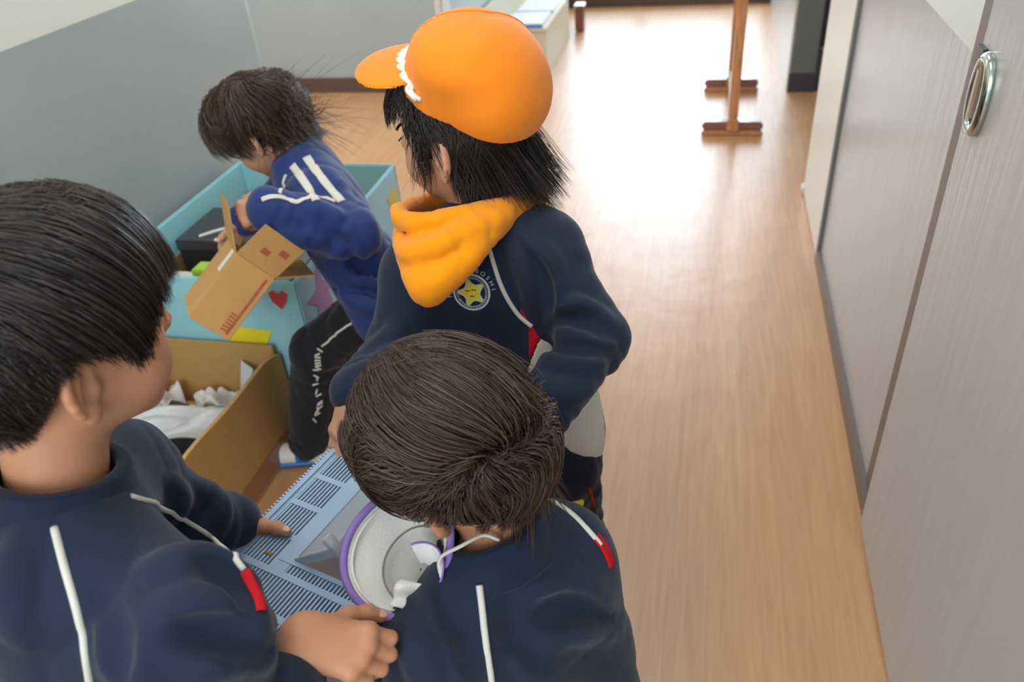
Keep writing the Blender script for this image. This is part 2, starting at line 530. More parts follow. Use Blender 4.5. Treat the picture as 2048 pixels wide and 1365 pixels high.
# ------------------------------------------------------------------ low shelf with booklets
sh = empty('low_shelf', (-1.15, 5.0, 0), 'low cream shelf unit with booklets on top, beside the corridor wall', 'shelf')
b = MB(); b.box((-1.42, 4.68, 0.255), (-0.905, 5.55, 0.275)); keep(b.build('shelf_top', M['shelf_cream'], bevel=0.003), sh)
b = MB(); b.box((-1.41, 4.69, 0), (-0.915, 4.71, 0.255)); keep(b.build('front_panel', M['shelf_cream'], bevel=0.002), sh)
b = MB(); b.box((-0.935, 4.71, 0), (-0.915, 5.54, 0.255)); keep(b.build('side_panel', M['shelf_cream'], bevel=0.002), sh)
b = MB(); b.box((-1.41, 4.71, 0), (-1.39, 5.54, 0.255)); keep(b.build('side_panel', M['shelf_cream'], bevel=0.002), sh)
for i, (y0, y1, t) in enumerate(((4.70, 5.02, 0.018), (5.06, 5.40, 0.014))):
    o = empty('booklet', (-1.05, y0, 0.275), ['white booklet with blue spine at the near end of the low shelf', 'white booklet with blue spine at the far end of the low shelf'][i], 'booklet', None)
    b = MB(); b.box((-1.16 , y0, 0.2755), (-0.935, y1, 0.2755 + t)); keep(b.build('pages', M['white_paper'], bevel=0.002), o)
    b = MB(); b.box((-1.165, y0 - 0.014, 0.2755), (-0.93, y0 - 0.001, 0.276 + t)); keep(b.build('spine', M['blue_print'], bevel=0.002), o)
b = MB(); b.box((-1.165, 4.70, 0.2945), (-0.94, 4.96, 0.297))
o = b.build('leaflet', M['white_paper']); tag(o, 'thin white sheet lying on the nearest booklet of the low shelf', 'paper')

# brown wooden block behind the shelf
o = empty('wooden_block', (-0.87, 5.75, 0), 'small reddish brown wooden block on the floor behind the low shelf', 'block')
b = MB(); b.box((-0.90, 5.70, 0), (-0.84, 5.80, 0.16)); keep(b.build('block_body', M['stand_dark'], bevel=0.008), o)
b = MB(); b.box((-0.905, 5.695, 0.16), (-0.835, 5.805, 0.175)); keep(b.build('block_cap', M['stand_wood'], bevel=0.004), o)

# ------------------------------------------------------------------ wooden partition stand
st = empty('partition_stand', (0.138, 4.08, 0), 'brown wooden partition stand with two crossbar feet on the shiny floor', 'stand')
for fy in (3.77, 4.42):
    f = empty('foot', (0, 0, 0), '', '')
    bpy.data.objects.remove(f)
    b = MB(); b.box((-0.002, fy - 0.035, 0.0), (0.278, fy + 0.035, 0.024)); lo_ = keep(b.build('foot', M['stand_wood'], bevel=0.007), st)
    b = MB(); b.box((0.0, fy - 0.030, 0.024), (0.276, fy + 0.030, 0.064)); up_ = keep(b.build('foot_top', M['stand_dark'], bevel=0.008), st)
    b = MB(); b.box((0.118, fy - 0.022, 0.04), (0.160, fy + 0.022, 1.12)); keep(b.build('post', M['stand_wood'], bevel=0.004), st)
    b = MB(); b.box((0.112, fy - 0.042, 0.020), (0.166, fy - 0.022, 0.085)); keep(b.build('bracket', M['stand_wood'], bevel=0.006), st)
for z in (0.06, 0.55, 1.05):
    b = MB(); b.box((0.122, 3.79, z), (0.150, 4.40, z + 0.05)); keep(b.build('rail', M['rail_wood'], bevel=0.004), st)

# ------------------------------------------------------------------ blue paper-covered box against the wall
BX0, BX1, BY0, BY1, BZ = -1.462, -0.922, 1.475, 2.20, 0.475
bb = empty('blue_box', (-1.2, 1.85, 0), 'large cardboard box covered in pale blue paper, against the grey wall', 'box')
t = 0.012
pan = {'front_panel': ((BX0, BY0, 0.005), (BX1, BY0 + t, BZ), 'blue_paper'), 'back_panel': ((BX0, BY1 - t, 0.005), (BX1, BY1, BZ + 0.003), 'blue_paper'),
       'left_panel': ((BX0, BY0, 0.005), (BX0 + t, BY1, BZ + 0.004), 'blue_paper'), 'right_panel': ((BX1 - t, BY0 + 0.004, 0.005), (BX1, BY1, BZ + 0.002), 'blue_paper2')}
for k, (lo, hi, mm) in pan.items():
    b = MB(); b.box(lo, hi); keep(b.build(k, M[mm], bevel=0.004), bb)
# cardboard inside below the folded-over paper band
for lo, hi in (((BX0 + t, BY0 + t, 0.02), (BX0 + t + 0.004, BY1 - t, BZ - 0.10)), ((BX0 + t, BY1 - t - 0.004, 0.02), (BX1 - t, BY1 - t, BZ - 0.10)),
               ((BX1 - t - 0.004, BY0 + t, 0.02), (BX1 - t, BY1 - t, BZ - 0.10)), ((BX0 + t, BY0 + t, 0.02), (BX1 - t, BY0 + t + 0.004, BZ - 0.10))):
    b = MB(); b.box(lo, hi); keep(b.build('inner_lining', M['card']), bb)
b = MB(); b.box((BX0 + t, BY0 + t, 0.01), (BX1 - t, BY1 - t, 0.022)); keep(b.build('box_bottom', M['card']), bb)


def sticker(name, pts, org, e1, e2, n, th, m, parent):
    org, e1, e2, n = map(lambda q: np.asarray(q, float), (org, e1, e2, n))
    P = [org + a * e1 + c * e2 for a, c in pts]
    k = len(P)
    V = P + [p + n * th for p in P]
    F = [tuple(range(k))[::-1], tuple(range(k, 2 * k))] + [(i, (i + 1) % k, k + (i + 1) % k, k + i) for i in range(k)]
    b = MB(); b.add(V, F)
    return keep(b.build(name, m), parent)


def star_pts(n, r0, r1, ph=math.pi / 2):
    return [((r0 if i % 2 == 0 else r1) * math.cos(ph + i * math.pi / n), (r0 if i % 2 == 0 else r1) * math.sin(ph + i * math.pi / n)) for i in range(2 * n)]


fr = ((1, 0, 0), (0, 0, 1), (0, -1, 0))
sticker('paper_heart', [(-0.026, 0.018), (-0.013, 0.027), (0, 0.019), (0.013, 0.027), (0.026, 0.018), (0.018, -0.004), (0, -0.026), (-0.02, -0.004)], (-0.975, BY0 - 0.0015, 0.425), *fr, 0.001, M['red_paper'], bb)
sticker('yellow_strip', [(-0.075, -0.03), (0.03, -0.032), (0.055, 0.012), (-0.05, 0.02)], (-1.075, BY0 - 0.0015, 0.32), *fr, 0.001, M['yellow'], bb)
sd_ = ((0, 1, 0), (0, 0, 1), (1, 0, 0))
sticker('paper_star', star_pts(5, 0.085, 0.036), (BX1 + 0.0005, 1.585, 0.375), *sd_, 0.001, M['pink_paper'], bb)
sticker('orange_patch', [(-0.022, -0.08), (0.024, -0.085), (0.028, 0.065), (-0.016, 0.075)], (BX1 + 0.0005, 1.70, 0.355), *sd_, 0.001, M['orange_paper'], bb)
sticker('mustard_flower', star_pts(6, 0.05, 0.03), (BX1 + 0.0005, 2.135, 0.385), *sd_, 0.001, M['mustard'], bb)
sticker('yellow_shape', star_pts(5, 0.05, 0.025), (BX1 + 0.0005, 1.63, 0.12), *sd_, 0.001, M['yellow'], bb)
sticker('orange_shape', star_pts(5, 0.04, 0.02), (BX1 + 0.0005, 1.52, 0.16), *sd_, 0.001, M['orange_paper'], bb)

# contents of the blue box
def carton(name, lo, hi, m, label, cat, rim=None, flap=True):
    o = empty(name, ((lo[0] + hi[0]) / 2, (lo[1] + hi[1]) / 2, lo[2]), label, cat)
    b = MB(); b.box(lo, hi); keep(b.build('body', m, bevel=0.004), o)
    if rim is not None:
        b = MB(); b.box((lo[0] - 0.003, lo[1] - 0.003, hi[2] - 0.03), (hi[0] + 0.003, hi[1] + 0.003, hi[2] + 0.002)); keep(b.build('lid', rim, bevel=0.003), o)
    return o


o = carton('black_carton', (-1.425, 1.74, 0.024), (-1.20, 1.95, 0.43), M['black_plastic'], 'black box standing inside the blue box by the wall', 'box', M['chrome_dark'])
b = MB(); b.tube(spline([(-1.36, 1.76, 0.436), (-1.30, 1.80, 0.442), (-1.22, 1.85, 0.439)], 10), 0.004, 6); keep(b.build('strap', M['white_paper']), o)
b = MB(); b.tube(spline([(-1.30, 1.74, 0.436), (-1.25, 1.77, 0.442), (-1.18, 1.82, 0.439)], 10), 0.004, 6); keep(b.build('strap', M['white_paper']), o)
o = carton('white_cup', (-1.37, 1.56, 0.024), (-1.30, 1.63, 0.395), M['white_paper'], 'white cardboard tube standing inside the blue box front', 'tube', M['tissue'])
o = carton('green_bottle', (-1.292, 1.60, 0.024), (-1.25, 1.645, 0.42), M['lime'], 'lime green container beside the white tube inside the blue box', 'container', M['lime'])
o = carton('brown_carton', (-1.15, 1.95, 0.024), (-0.96, 2.15, 0.36), M['card'], 'plain brown carton at the back inside the blue box', 'box', M['card_edge'])
b = MB(); b.quadslab([(-1.02, 1.52, 0.43), (-0.93, 1.50, 0.475), (-0.93, 1.66, 0.49), (-1.03, 1.68, 0.44)], (0, 0, 1), 0.003)
b.quadslab([(-1.03, 1.52, 0.024), (-1.02, 1.52, 0.43), (-1.03, 1.68, 0.44), (-1.04, 1.68, 0.024)], (1, 0, 0), 0.003)
o = b.build('grey_sheet', M['grey_plastic']); tag(o, 'grey plastic sheet poking over the front right corner of the blue box', 'sheet')

# ------------------------------------------------------------------ open cardboard box on the floor
CX0, CX1, CY0, CY1, CZ = -1.462, -1.008, 0.60, 1.462, 0.285
cb = empty('cardboard_box', (-1.23, 1.05, 0), 'big open brown cardboard box on the floor filled with plastic and paper scraps', 'box')
t = 0.010
for k, lo, hi in (('back_panel', (CX0, CY1 - t, 0), (CX1 - 0.012, CY1, CZ + 0.012)), ('front_panel', (CX0, CY0, 0), (CX1, CY0 + t, CZ)),
                  ('left_panel', (CX0, CY0, 0), (CX0 + t, CY1, CZ)), ('box_bottom', (CX0, CY0, 0.002), (CX1, CY1, 0.012))):
    b = MB(); b.box(lo, hi); keep(b.build(k, M['card'], bevel=0.002), cb)
# right panel bows and its rear corner dips
V, F = [], []
ny, nz = 25, 8
for side in (0, 1):
    for i in range(ny):
        y = CY0 + (CY1 - CY0) * i / (ny - 1)
        for j in range(nz):
            f = j / (nz - 1)
            bow = -0.016 * math.sin(math.pi * i / (ny - 1)) * f
            dip = 0.018 * max(0, (y - (CY1 - 0.08)) / 0.08) ** 2
            V.append((CX1 + bow - (t if side else 0), y, (CZ + 0.004 * math.sin(y * 19) - dip) * f))
q = ny * nz
for i in range(ny - 1):
    for j in range(nz - 1):
        a = i * nz + j
        F += [(a, a + nz, a + nz + 1, a + 1), (q + a, q + a + 1, q + a + nz + 1, q + a + nz)]
for i in range(ny - 1):
    a = i * nz + nz - 1
    F.append((a, a + nz, q + a + nz, q + a))
o = keep(meshobj('right_panel', V, F, M['card'], smooth=False), cb)
o.data.materials.append(M['card_edge'])
for p in o.data.polygons:
    if p.index >= 2 * (ny - 1) * (nz - 1):
        p.material_index = 1
b = MB(); b.quadslab([(CX1 + 0.0012, CY0, 0.018), (CX1 + 0.0012, CY1 - 0.01, 0.018), (CX1 + 0.0005, CY1 - 0.01, 0.072), (CX1 + 0.0005, CY0, 0.072)], (1, 0, 0), 0.001)
keep(b.build('packing_tape', M['tape']), cb)


def crumple(name, cx, cy, cz, sx, sy, hgt, seed, m, label, cat, rot=0.0, n=26, fq=5.0, asp=1.0):
    """a crumpled sheet lying on the pile: folded grid with thickness"""
    r = np.random.default_rng(seed)
    u, v = np.meshgrid(np.linspace(-1, 1, n), np.linspace(-1, 1, n), indexing='ij')
    z = np.zeros_like(u)
    for k in range(9):
        a = r.uniform(0, math.pi); fr_ = r.uniform(1.2, fq); ph = r.uniform(0, 6)
        z += (1 / fr_) * np.abs(np.sin(fr_ * (u * asp * math.cos(a) + v * math.sin(a)) + ph))
    z = (z - z.min()) / (z.max() - z.min())
    e = 1 - 0.55 * np.clip(np.hypot(u, v) - 0.6, 0, 1)
    x, y = u * sx * (1 + 0.08 * np.sin(5 * v + seed)), v * sy * (1 + 0.08 * np.sin(4 * u + seed))
    z = hgt * z * e
    cr, sr = math.cos(rot), math.sin(rot)
    P = np.stack([cx + cr * x - sr * y, cy + sr * x + cr * y, cz + z], -1).reshape(-1, 3)
    F = [(i * n + j, (i + 1) * n + j, (i + 1) * n + j + 1, i * n + j + 1) for i in range(n - 1) for j in range(n - 1)]
    o = meshobj(name, P, F, m, smooth=True)
    mod = o.modifiers.new('thickness', 'SOLIDIFY'); mod.thickness = 0.0015
    tag(o, label, cat)
    return o


# contents
o = carton('yellow_carton', (-1.34, 0.80, 0.013), (-1.165, 1.07, 0.17), M['yellow_card'], 'pale yellow carton in the near end of the cardboard box', 'box', M['yellow_card'])
o = carton('blue_packet', (-1.15, 0.86, 0.013), (-1.05, 1.13, 0.135), M['pale_blue_print'], 'pale blue packet with pink marks standing along the cardboard box side', 'packet', M['pale_blue_print'])
o2 = o
for i, (yy, zz) in enumerate(((0.95, 0.1385), (1.02, 0.139), (1.08, 0.1385))):
    b = MB(); b.box((-1.09 , yy, 0.1365), (-1.06, yy + 0.028, zz)); keep(b.build('pink_mark', M['red_paper']), o2)
o = carton('grey_tray', (-1.44, 1.14, 0.013), (-1.05, 1.29, 0.115), M['grey_plastic'], 'grey plastic tray under the crumpled film in the cardboard box', 'tray', M['black_plastic'])
o = carton('flat_carton', (-1.44, 1.30, 0.013), (-1.05, 1.44, 0.10), M['card_light'], 'flat brown carton at the back of the cardboard box under tissue', 'box', M['card_edge'])
crumple('plastic_film', -1.215, 1.235, 0.118, 0.165, 0.090, 0.15, 3, M['bag'], 'long crumpled white plastic film across the cardboard box', 'plastic film', 0.62, 44, 3.2, 0.45)
crumple('tissue_paper', -1.19, 1.395, 0.103, 0.06, 0.035, 0.10, 5, M['tissue'], 'crumpled white tissue at the back of the cardboard box', 'tissue', 0.2)
crumple('paper_scrap', -1.335, 1.375, 0.103, 0.05, 0.055, 0.12, 8, M['tissue'], 'cream paper scrap beside the boy\'s cheek in the cardboard box', 'paper', 0.9)
b = MB(); b.quadslab([(-1.11, 1.35, 0.107), (-1.06, 1.29, 0.107), (-1.07, 1.42, 0.245), (-1.115, 1.445, 0.25)], (0.3, 0.1, 1), 0.003)
o = b.build('plastic_strip', M['bag']); tag(o, 'pale stiff plastic strip leaning against the cardboard box side', 'plastic strip')

# ------------------------------------------------------------------ small carton in the girl's hand
D0 = np.array((-0.8960, 1.2550, 0.6780))
e1 = np.array((-0.52695, -0.59509, -0.60679)); e2 = np.array((0.59561, 0.25074, -0.76314)); e3 = np.array((-0.60628, 0.76354, -0.22232))
L1, L2, L3 = 0.162, 0.093, 0.17
hc = empty('small_carton', tuple(D0), 'small brown carton with red print tipped up in the girl\'s hand', 'box')
t = 0.005
ax = np.array([e1, e2, e3])
for k, lo, hi in (('side_panel', (0, 0, 0), (L1, L2, t)), ('side_panel', (0, 0, L3 - t), (L1, L2, L3)), ('side_panel', (0, 0, t), (L1, t, L3 - t)),
                  ('side_panel', (0, L2 - t, t), (L1, L2, L3 - t)), ('box_bottom', (L1 - t, t, t), (L1, L2 - t, L3 - t))):
    b = MB(); b.box(lo, hi, ax, D0); keep(b.build(k, M['card_light'], bevel=0.0015), hc)
# flaps of the open top
up1 = nrm(-e1 * 0.093 - e3 * 0.06)
b = MB(); b.quadslab([D0, D0 + e2 * L2, D0 + e2 * L2 + up1 * 0.10, D0 + up1 * 0.10], e3, 0.004); keep(b.build('flap', M['card_light'], bevel=0.001), hc)
q0 = D0 + e3 * L3
fl = nrm(-e1 * 0.0575 - e2 * 0.054)
b = MB(); b.quadslab([D0 + e3 * 0.004, q0, q0 + fl * 0.10, D0 + e3 * 0.01 + fl * 0.10], -e2, 0.004); keep(b.build('flap', M['card_light'], bevel=0.001), hc)
up3 = nrm(e2 - e1 * 0.8)
b = MB(); b.quadslab([D0 + e2 * L2, D0 + e2 * L2 + e3 * L3, D0 + e2 * L2 + e3 * L3 + up3 * 0.08, D0 + e2 * L2 + up3 * 0.08], -e1, 0.004); keep(b.build('flap', M['card_light'], bevel=0.001), hc)
# red line print, arrows, tape and label
b = MB()
b.quadslab([D0 + e1 * 0.012 + e2 * (L2 - 0.016), D0 + e1 * (L1 - 0.01) + e2 * (L2 - 0.016), D0 + e1 * (L1 - 0.01) + e2 * (L2 - 0.010), D0 + e1 * 0.012 + e2 * (L2 - 0.010)], -e3, 0.0006)
for i in range(6):
    a0 = L1 - 0.014 - i * 0.0075
    b.quadslab([D0 + e1 * a0 + e2 * (L2 - 0.030), D0 + e1 * (a0 - 0.004) + e2 * (L2 - 0.030), D0 + e1 * (a0 - 0.004) + e2 * (L2 - 0.016), D0 + e1 * a0 + e2 * (L2 - 0.016)], -e3, 0.0006)
keep(b.build('red_print', M['red_print']), hc)
b = MB()
for (a0, c0) in ((0.035, 0.03), (0.055, 0.06)):
    b.quadslab([D0 + e2 * c0 + up1 * a0, D0 + e2 * (c0 + 0.018) + up1 * a0, D0 + e2 * (c0 + 0.018) + up1 * (a0 + 0.016), D0 + e2 * c0 + up1 * (a0 + 0.016)], -e3, 0.0006)
keep(b.build('red_stamp', M['red_print']), hc)
b = MB(); b.quadslab([D0 + e1 * 0.004 + e3 * 0.03, D0 + e1 * 0.055 + e3 * 0.03, D0 + e1 * 0.055 + e3 * 0.06, D0 + e1 * 0.004 + e3 * 0.06], -e2, 0.0006); keep(b.build('clear_tape', M['white_paper']), hc)

# ------------------------------------------------------------------ insect cage with slotted lid
LU = nrm((0.271, 0.963, 0.0)); LV = nrm((0.963, -0.271, 0.0)); LZ = 0.65
LL, LW = 0.345, 0.20
LO = np.array((-0.466, 0.791, LZ)) - LU * LL        # near-left corner
LAX = np.array([LU, LV, (0, 0, 1)])
cg = empty('insect_cage', (-0.44, 0.63, 0.45), 'clear plastic insect cage with pale blue slotted lid, held by the boys', 'insect cage')
b = MB()
h0, h1 = 0.0, 0.007
b.box((0, 0, -0.012), (LL, 0.008, h1 + 0.003), LAX, LO)            # raised left border
b.box((0, 0.008, h0), (LL, 0.014, h1), LAX, LO)
b.box((0, LW - 0.012, -0.012), (LL, LW, h1), LAX, LO)
b.box((0, 0.014, -0.012), (0.010, LW - 0.012, h1), LAX, LO)
b.box((LL - 0.010, 0.014, -0.012), (LL, LW - 0.012, h1), LAX, LO)
pitch, npitch = 0.0500, 6
rows = [0.006 + i * pitch for i in range(npitch)]
HU0, HU1, HV0 = 0.124, 0.296, 0.083                                # hatch opening
b.box((HU0, 0.0595, h0), (LL - 0.01, 0.0605, h1 - 0.002), LAX, LO)
b.box((HU0 - 0.018, 0.0600, h0), (LL - 0.01, HV0, h1), LAX, LO)             # plain band beside the hatch
b.box((HU1, HV0, h0), (LL - 0.01, LW - 0.012, h1), LAX, LO)
b.box((HU0 - 0.006, HV0 - 0.02, h0), (HU0, LW - 0.012, h1 + 0.001), LAX, LO)
for i, u0 in enumerate(rows):
    full = u0 + pitch < HU0
    v1 = LW - 0.012 if full else 0.060
    b.box((u0 + pitch - 0.0085, 0.014, h0), (u0 + pitch, v1, h1), LAX, LO)      # crossbar
    v = 0.014
    while v < v1 - 0.001:
        b.box((u0, v, h0 + 0.001), (u0 + pitch - 0.0085, v + 0.0027, h1 - 0.001), LAX, LO)
        v += 0.0054
u0 = rows[-1] + pitch
b.box((u0, 0.014, h0), (LL - 0.01, 0.060, h1), LAX, LO)
# short row between the last full crossbar and the hatch
v = HV0
while v < LW - 0.014:
    b.box((rows[1] + pitch, v, h0 + 0.001), (HU0 - 0.006, v + 0.0027, h1 - 0.001), LAX, LO)
    v += 0.0054
lid = keep(b.build('lid', M['lid']), cg)
b = MB()
u = 0.004
while u < LL - 0.004:
    b.box((u, -0.0035, -0.008), (u + 0.0028, 0.001, h1 + 0.0035), LAX, LO)
    u += 0.0056
keep(b.build('grip_teeth', M['lid']), cg)['kind'] = 'stuff'
b = MB()
for (uu, vv, su, sv) in ((0.118, 0.040, 0.004, 0.012), (0.120, 0.068, 0.004, 0.006), (0.075, 0.060, 0.012, 0.004), (0.058, 0.085, 0.010, 0.003)):
    b.box((uu, vv, h1 - 0.001), (uu + su, vv + sv, h1 + 0.0008), LAX, LO)
keep(b.build('dried_mud', M['lid_dirt'], bevel=0.0006), cg)['kind'] = 'stuff'
# hatch door standing half open: clear panel with thick rim
hx = LO + LU * HU0 + LV * HV0 + np.array((0, 0, h1))
hd = nrm(LV * 0.074 + np.array((0, 0, 0.056)))
hn = np.cross(LU, hd)
HAX = np.array([LU, hd, hn])
HL, HW = HU1 - HU0 - 0.004, 0.092
b = MB(); b.box((0, 0, 0), (HL, HW, 0.002), HAX, hx); hatch = keep(b.build('hatch_door', M['clear'], bevel=0.0005), cg)
b = MB()
b.box((0, 0, -0.002), (0.005, HW, 0.010), HAX, hx); b.box((HL - 0.005, 0, -0.002), (HL, HW, 0.010), HAX, hx)
b.box((0, HW - 0.005, -0.002), (HL, HW, 0.010), HAX, hx)
b.box((-0.003, HW - 0.003, -0.016), (0.010, HW + 0.006, 0.010), HAX, hx)
keep(b.build('hatch_rim', M['clear_rim'], bevel=0.001), cg)
# tank: tapered clear walls and floor
TB = -0.19
def ringp(ins, z):
    return [LO + LU * a + LV * c + np.array((0, 0, z)) for a, c in ((ins, ins), (LL - ins, ins), (LL - ins, LW - ins), (ins, LW - ins))]
top, bot = ringp(0.006, -0.001), ringp(0.022, TB)
for i in range(4):
    j = (i + 1) % 4
    nn = nrm(np.cross(top[j] - top[i], bot[i] - top[i]))
    b = MB(); b.quadslab([top[i], top[j], bot[j], bot[i]], nn, 0.002); keep(b.build('tank_wall', M['clear'], bevel=0.0005), cg)
b = MB(); b.quadslab(bot, (0, 0, -1), 0.002); keep(b.build('tank_floor', M['clear'], bevel=0.0005), cg)
b = MB(); rr = ringp(0.001, -0.016); b.tube(rr + [rr[0]], 0.004, 6); keep(b.build('tank_rim', M['clear_rim']), cg)


# ------------------------------------------------------------------ soft-body modelling: distance fields meshed by surface nets
class Sdf:
    def __init__(s):
        s.p = []

    def copy(s):
        q = Sdf(); q.p = list(s.p); return q

    def add(s, f, c, R, k=0.0, op='u'):
        s.p.append((f, None if c is None else np.asarray(c, float), R, k, op))

    def cap(s, a, b, ra, rb=None, k=0.0, op='u', sq=None, fold=None):
        a, b = np.asarray(a, float), np.asarray(b, float)
        rb = ra if rb is None else rb
        ab = b - a
        L2 = max(ab @ ab, 1e-12)
        L = math.sqrt(L2)
        if sq is not None:
            sd, sf = nrm(sq[0]), sq[1]
        if fold is not None:
            fu = nrm(np.cross(ab, (0.3, 0.5, 0.81))); fw = np.cross(ab / L, fu)

        def f(p):
            q = p - a
            t = np.clip(q @ ab / L2, 0, 1)
            v = q - t[:, None] * ab
            if sq is not None:
                v = v + np.outer(v @ sd, sd) * (1 / sf - 1)
            r = ra + (rb - ra) * t
            if fold is not None:
                an = np.arctan2(v @ fw, v @ fu)
                for (t0, w, am, wl, ph) in fold:
                    x = (t - t0) * L
                    r = r + am * np.sin(2 * math.pi * x / wl + ph + 1.4 * np.sin(an + ph)) * np.exp(-(x / w) ** 2) * (0.6 + 0.4 * np.sin(an * 1.0 + ph * 2))
            d = np.sqrt((v * v).sum(1)) - r
            return d if sq is None else d * (0.5 + 0.5 * min(1, sf))
        m = max(ra, rb) * (1 if sq is None else max(1, sq[1]))
        s.add(f, (a + b) / 2, L / 2 + m + 0.01, k, op)

    def ell(s, c, r, ax=None, k=0.0, op='u'):
        c, r = np.asarray(c, float), np.asarray(r, float)
        A = np.eye(3) if ax is None else np.asarray(ax)

        def f(p):
            q = (p - c) @ A.T
            k0 = np.sqrt(((q / r) ** 2).sum(1))
            k1 = np.sqrt(((q / (r * r)) ** 2).sum(1))
            return k0 * (k0 - 1) / np.maximum(k1, 1e-6)
        s.add(f, c, r.max(), k, op)

    def ev(s, cen, off, rad, pad):
        D = np.full((len(cen), len(off)), 1.0)
        for f, c, R, k, op in s.p:
            if c is None:
                sel = np.arange(len(cen))
            else:
                sel = np.nonzero(((cen - c) ** 2).sum(1) < (R + rad + pad) ** 2)[0]
            if not len(sel):
                continue
            pts = (cen[sel][:, None, :] + off[None]).reshape(-1, 3)
            d = f(pts).reshape(len(sel), -1)
            o = D[sel]
            if op == 'u':
                r = np.minimum(o, d)
                if k > 0:
                    hh = np.maximum(k - np.abs(o - d), 0) / k
                    r = r - hh * hh * k * 0.25
            elif op == 's':
                d = -d
                r = np.maximum(o, d)
                if k > 0:
                    hh = np.maximum(k - np.abs(o - d), 0) / k
                    r = r + hh * hh * k * 0.25
            elif op == 'i':
                r = np.maximum(o, d)
            else:
                r = o + d
            D[sel] = r
        return D

    def at(s, p, pad=0.08):
        return s.ev(np.asarray(p, float), np.zeros((1, 3)), 0.0, pad)[:, 0]

    def grad(s, p, e=0.0015):
        p = np.asarray(p, float)
        g = np.stack([s.at(p + d) - s.at(p - d) for d in np.eye(3) * e], 1)
        return g / np.maximum(np.linalg.norm(g, axis=1, keepdims=True), 1e-9)

    def project(s, p, off=0.0, it=7):
        p = np.asarray(p, float).copy()
        for _ in range(it):
            d = s.at(p) - off
            p -= np.clip(d, -0.02, 0.02)[:, None] * s.grad(p)
        return p

    def drop(s, p, d, off=0.0, back=0.15, far=0.45):
        """drop points onto the surface along direction d, like laying a tape on cloth"""
        p = np.asarray(p, float); d = nrm(d)
        q = p - d * back
        t = np.zeros(len(q))
        for _ in range(60):
            v = s.at(q + t[:, None] * d) - off
            t += np.clip(v, -0.01, 0.02) * 0.9
        bad = t > far
        out = q + t[:, None] * d
        if bad.any():
            out[bad] = s.project(p[bad], off)
        return out

    def bounds(s):
        q = [(c - R, c + R) for f, c, R, k, op in s.p if c is not None and op == 'u']
        return np.min([a for a, _ in q], 0) - 0.01, np.max([b_ for _, b_ in q], 0) + 0.01

    def mesh(s, h, lo=None, hi=None):
        if lo is None:
            lo, hi = s.bounds()
        lo, hi = np.asarray(lo, float), np.asarray(hi, float)
        n = 8
        B = n * h
        nb = np.ceil((hi - lo) / B).astype(int)
        I = np.stack(np.meshgrid(*[np.arange(v) for v in nb], indexing='ij'), -1).reshape(-1, 3)
        cen = lo + (I + 0.5) * B
        D = s.at(cen, pad=max(0.06, 1.6 * B))
        kp = np.abs(D) < B * 0.87 * 1.35 + 0.006
        I, cen = I[kp], cen[kp]
        g = np.stack(np.meshgrid(*[np.arange(n + 1)] * 3, indexing='ij'), -1).reshape(-1, 3)
        val = s.ev(cen, (g - n / 2) * h, B * 0.87, 0.03).reshape(-1, n + 1, n + 1, n + 1)
        sg = val < 0
        cnt = np.zeros((len(I), n, n, n), np.int8)
        for a in (0, 1):
            for b_ in (0, 1):
                for c in (0, 1):
                    cnt += sg[:, a:n + a, b_:n + b_, c:n + c]
        act = np.argwhere((cnt > 0) & (cnt < 8))
        bi, ci = act[:, 0], act[:, 1:]
        cv = np.empty((len(act), 2, 2, 2))
        for a in (0, 1):
            for b_ in (0, 1):
                for c in (0, 1):
                    cv[:, a, b_, c] = val[bi, ci[:, 0] + a, ci[:, 1] + b_, ci[:, 2] + c]
        acc = np.zeros((len(act), 3)); w = np.zeros(len(act))
        for axis in range(3):
            for u in (0, 1):
                for v in (0, 1):
                    i0 = [u, v]; i0.insert(axis, 0)
                    i1 = [u, v]; i1.insert(axis, 1)
                    v0, v1 = cv[:, i0[0], i0[1], i0[2]], cv[:, i1[0], i1[1], i1[2]]
                    m = (v0 < 0) != (v1 < 0)
                    t = v0 / np.where(m, v0 - v1, 1)
                    p = np.tile(np.array(i0, float), (len(act), 1)); p[:, axis] = t
                    acc[m] += p[m]; w[m] += 1
        G = I[bi] * n + ci
        V = lo + (G + acc / w[:, None]) * h
        N = nb * n
        gid = (G[:, 0] * N[1] + G[:, 1]) * N[2] + G[:, 2]
        od = np.argsort(gid)
        gs = gid[od]

        def look(GG):
            k = (GG[:, 0] * N[1] + GG[:, 1]) * N[2] + GG[:, 2]
            j = np.clip(np.searchsorted(gs, k), 0, len(gs) - 1)
            return np.where(gs[j] == k, od[j], -1)
        F = []
        for axis in range(3):
            i1 = [0, 0, 0]; i1[axis] = 1
            v0, v1 = cv[:, 0, 0, 0], cv[:, i1[0], i1[1], i1[2]]
            m = (v0 < 0) != (v1 < 0)
            a1, a2 = (axis + 1) % 3, (axis + 2) % 3
            d1 = np.zeros(3, int); d1[a1] = 1
            d2 = np.zeros(3, int); d2[a2] = 1
            g0 = G[m]
            q = np.stack([look(g0), look(g0 - d1), look(g0 - d1 - d2), look(g0 - d2)], 1)
            fl = v0[m] >= 0
            q[fl] = q[fl][:, ::-1]
            F.append(q[(q >= 0).all(1)])
        return V, np.vstack(F)


def joinmesh(L):
    V, F, n = [], [], 0
    for v, f in L:
        V.append(v); F.append(f + n); n += len(v)
    return np.vstack(V), np.vstack(F)


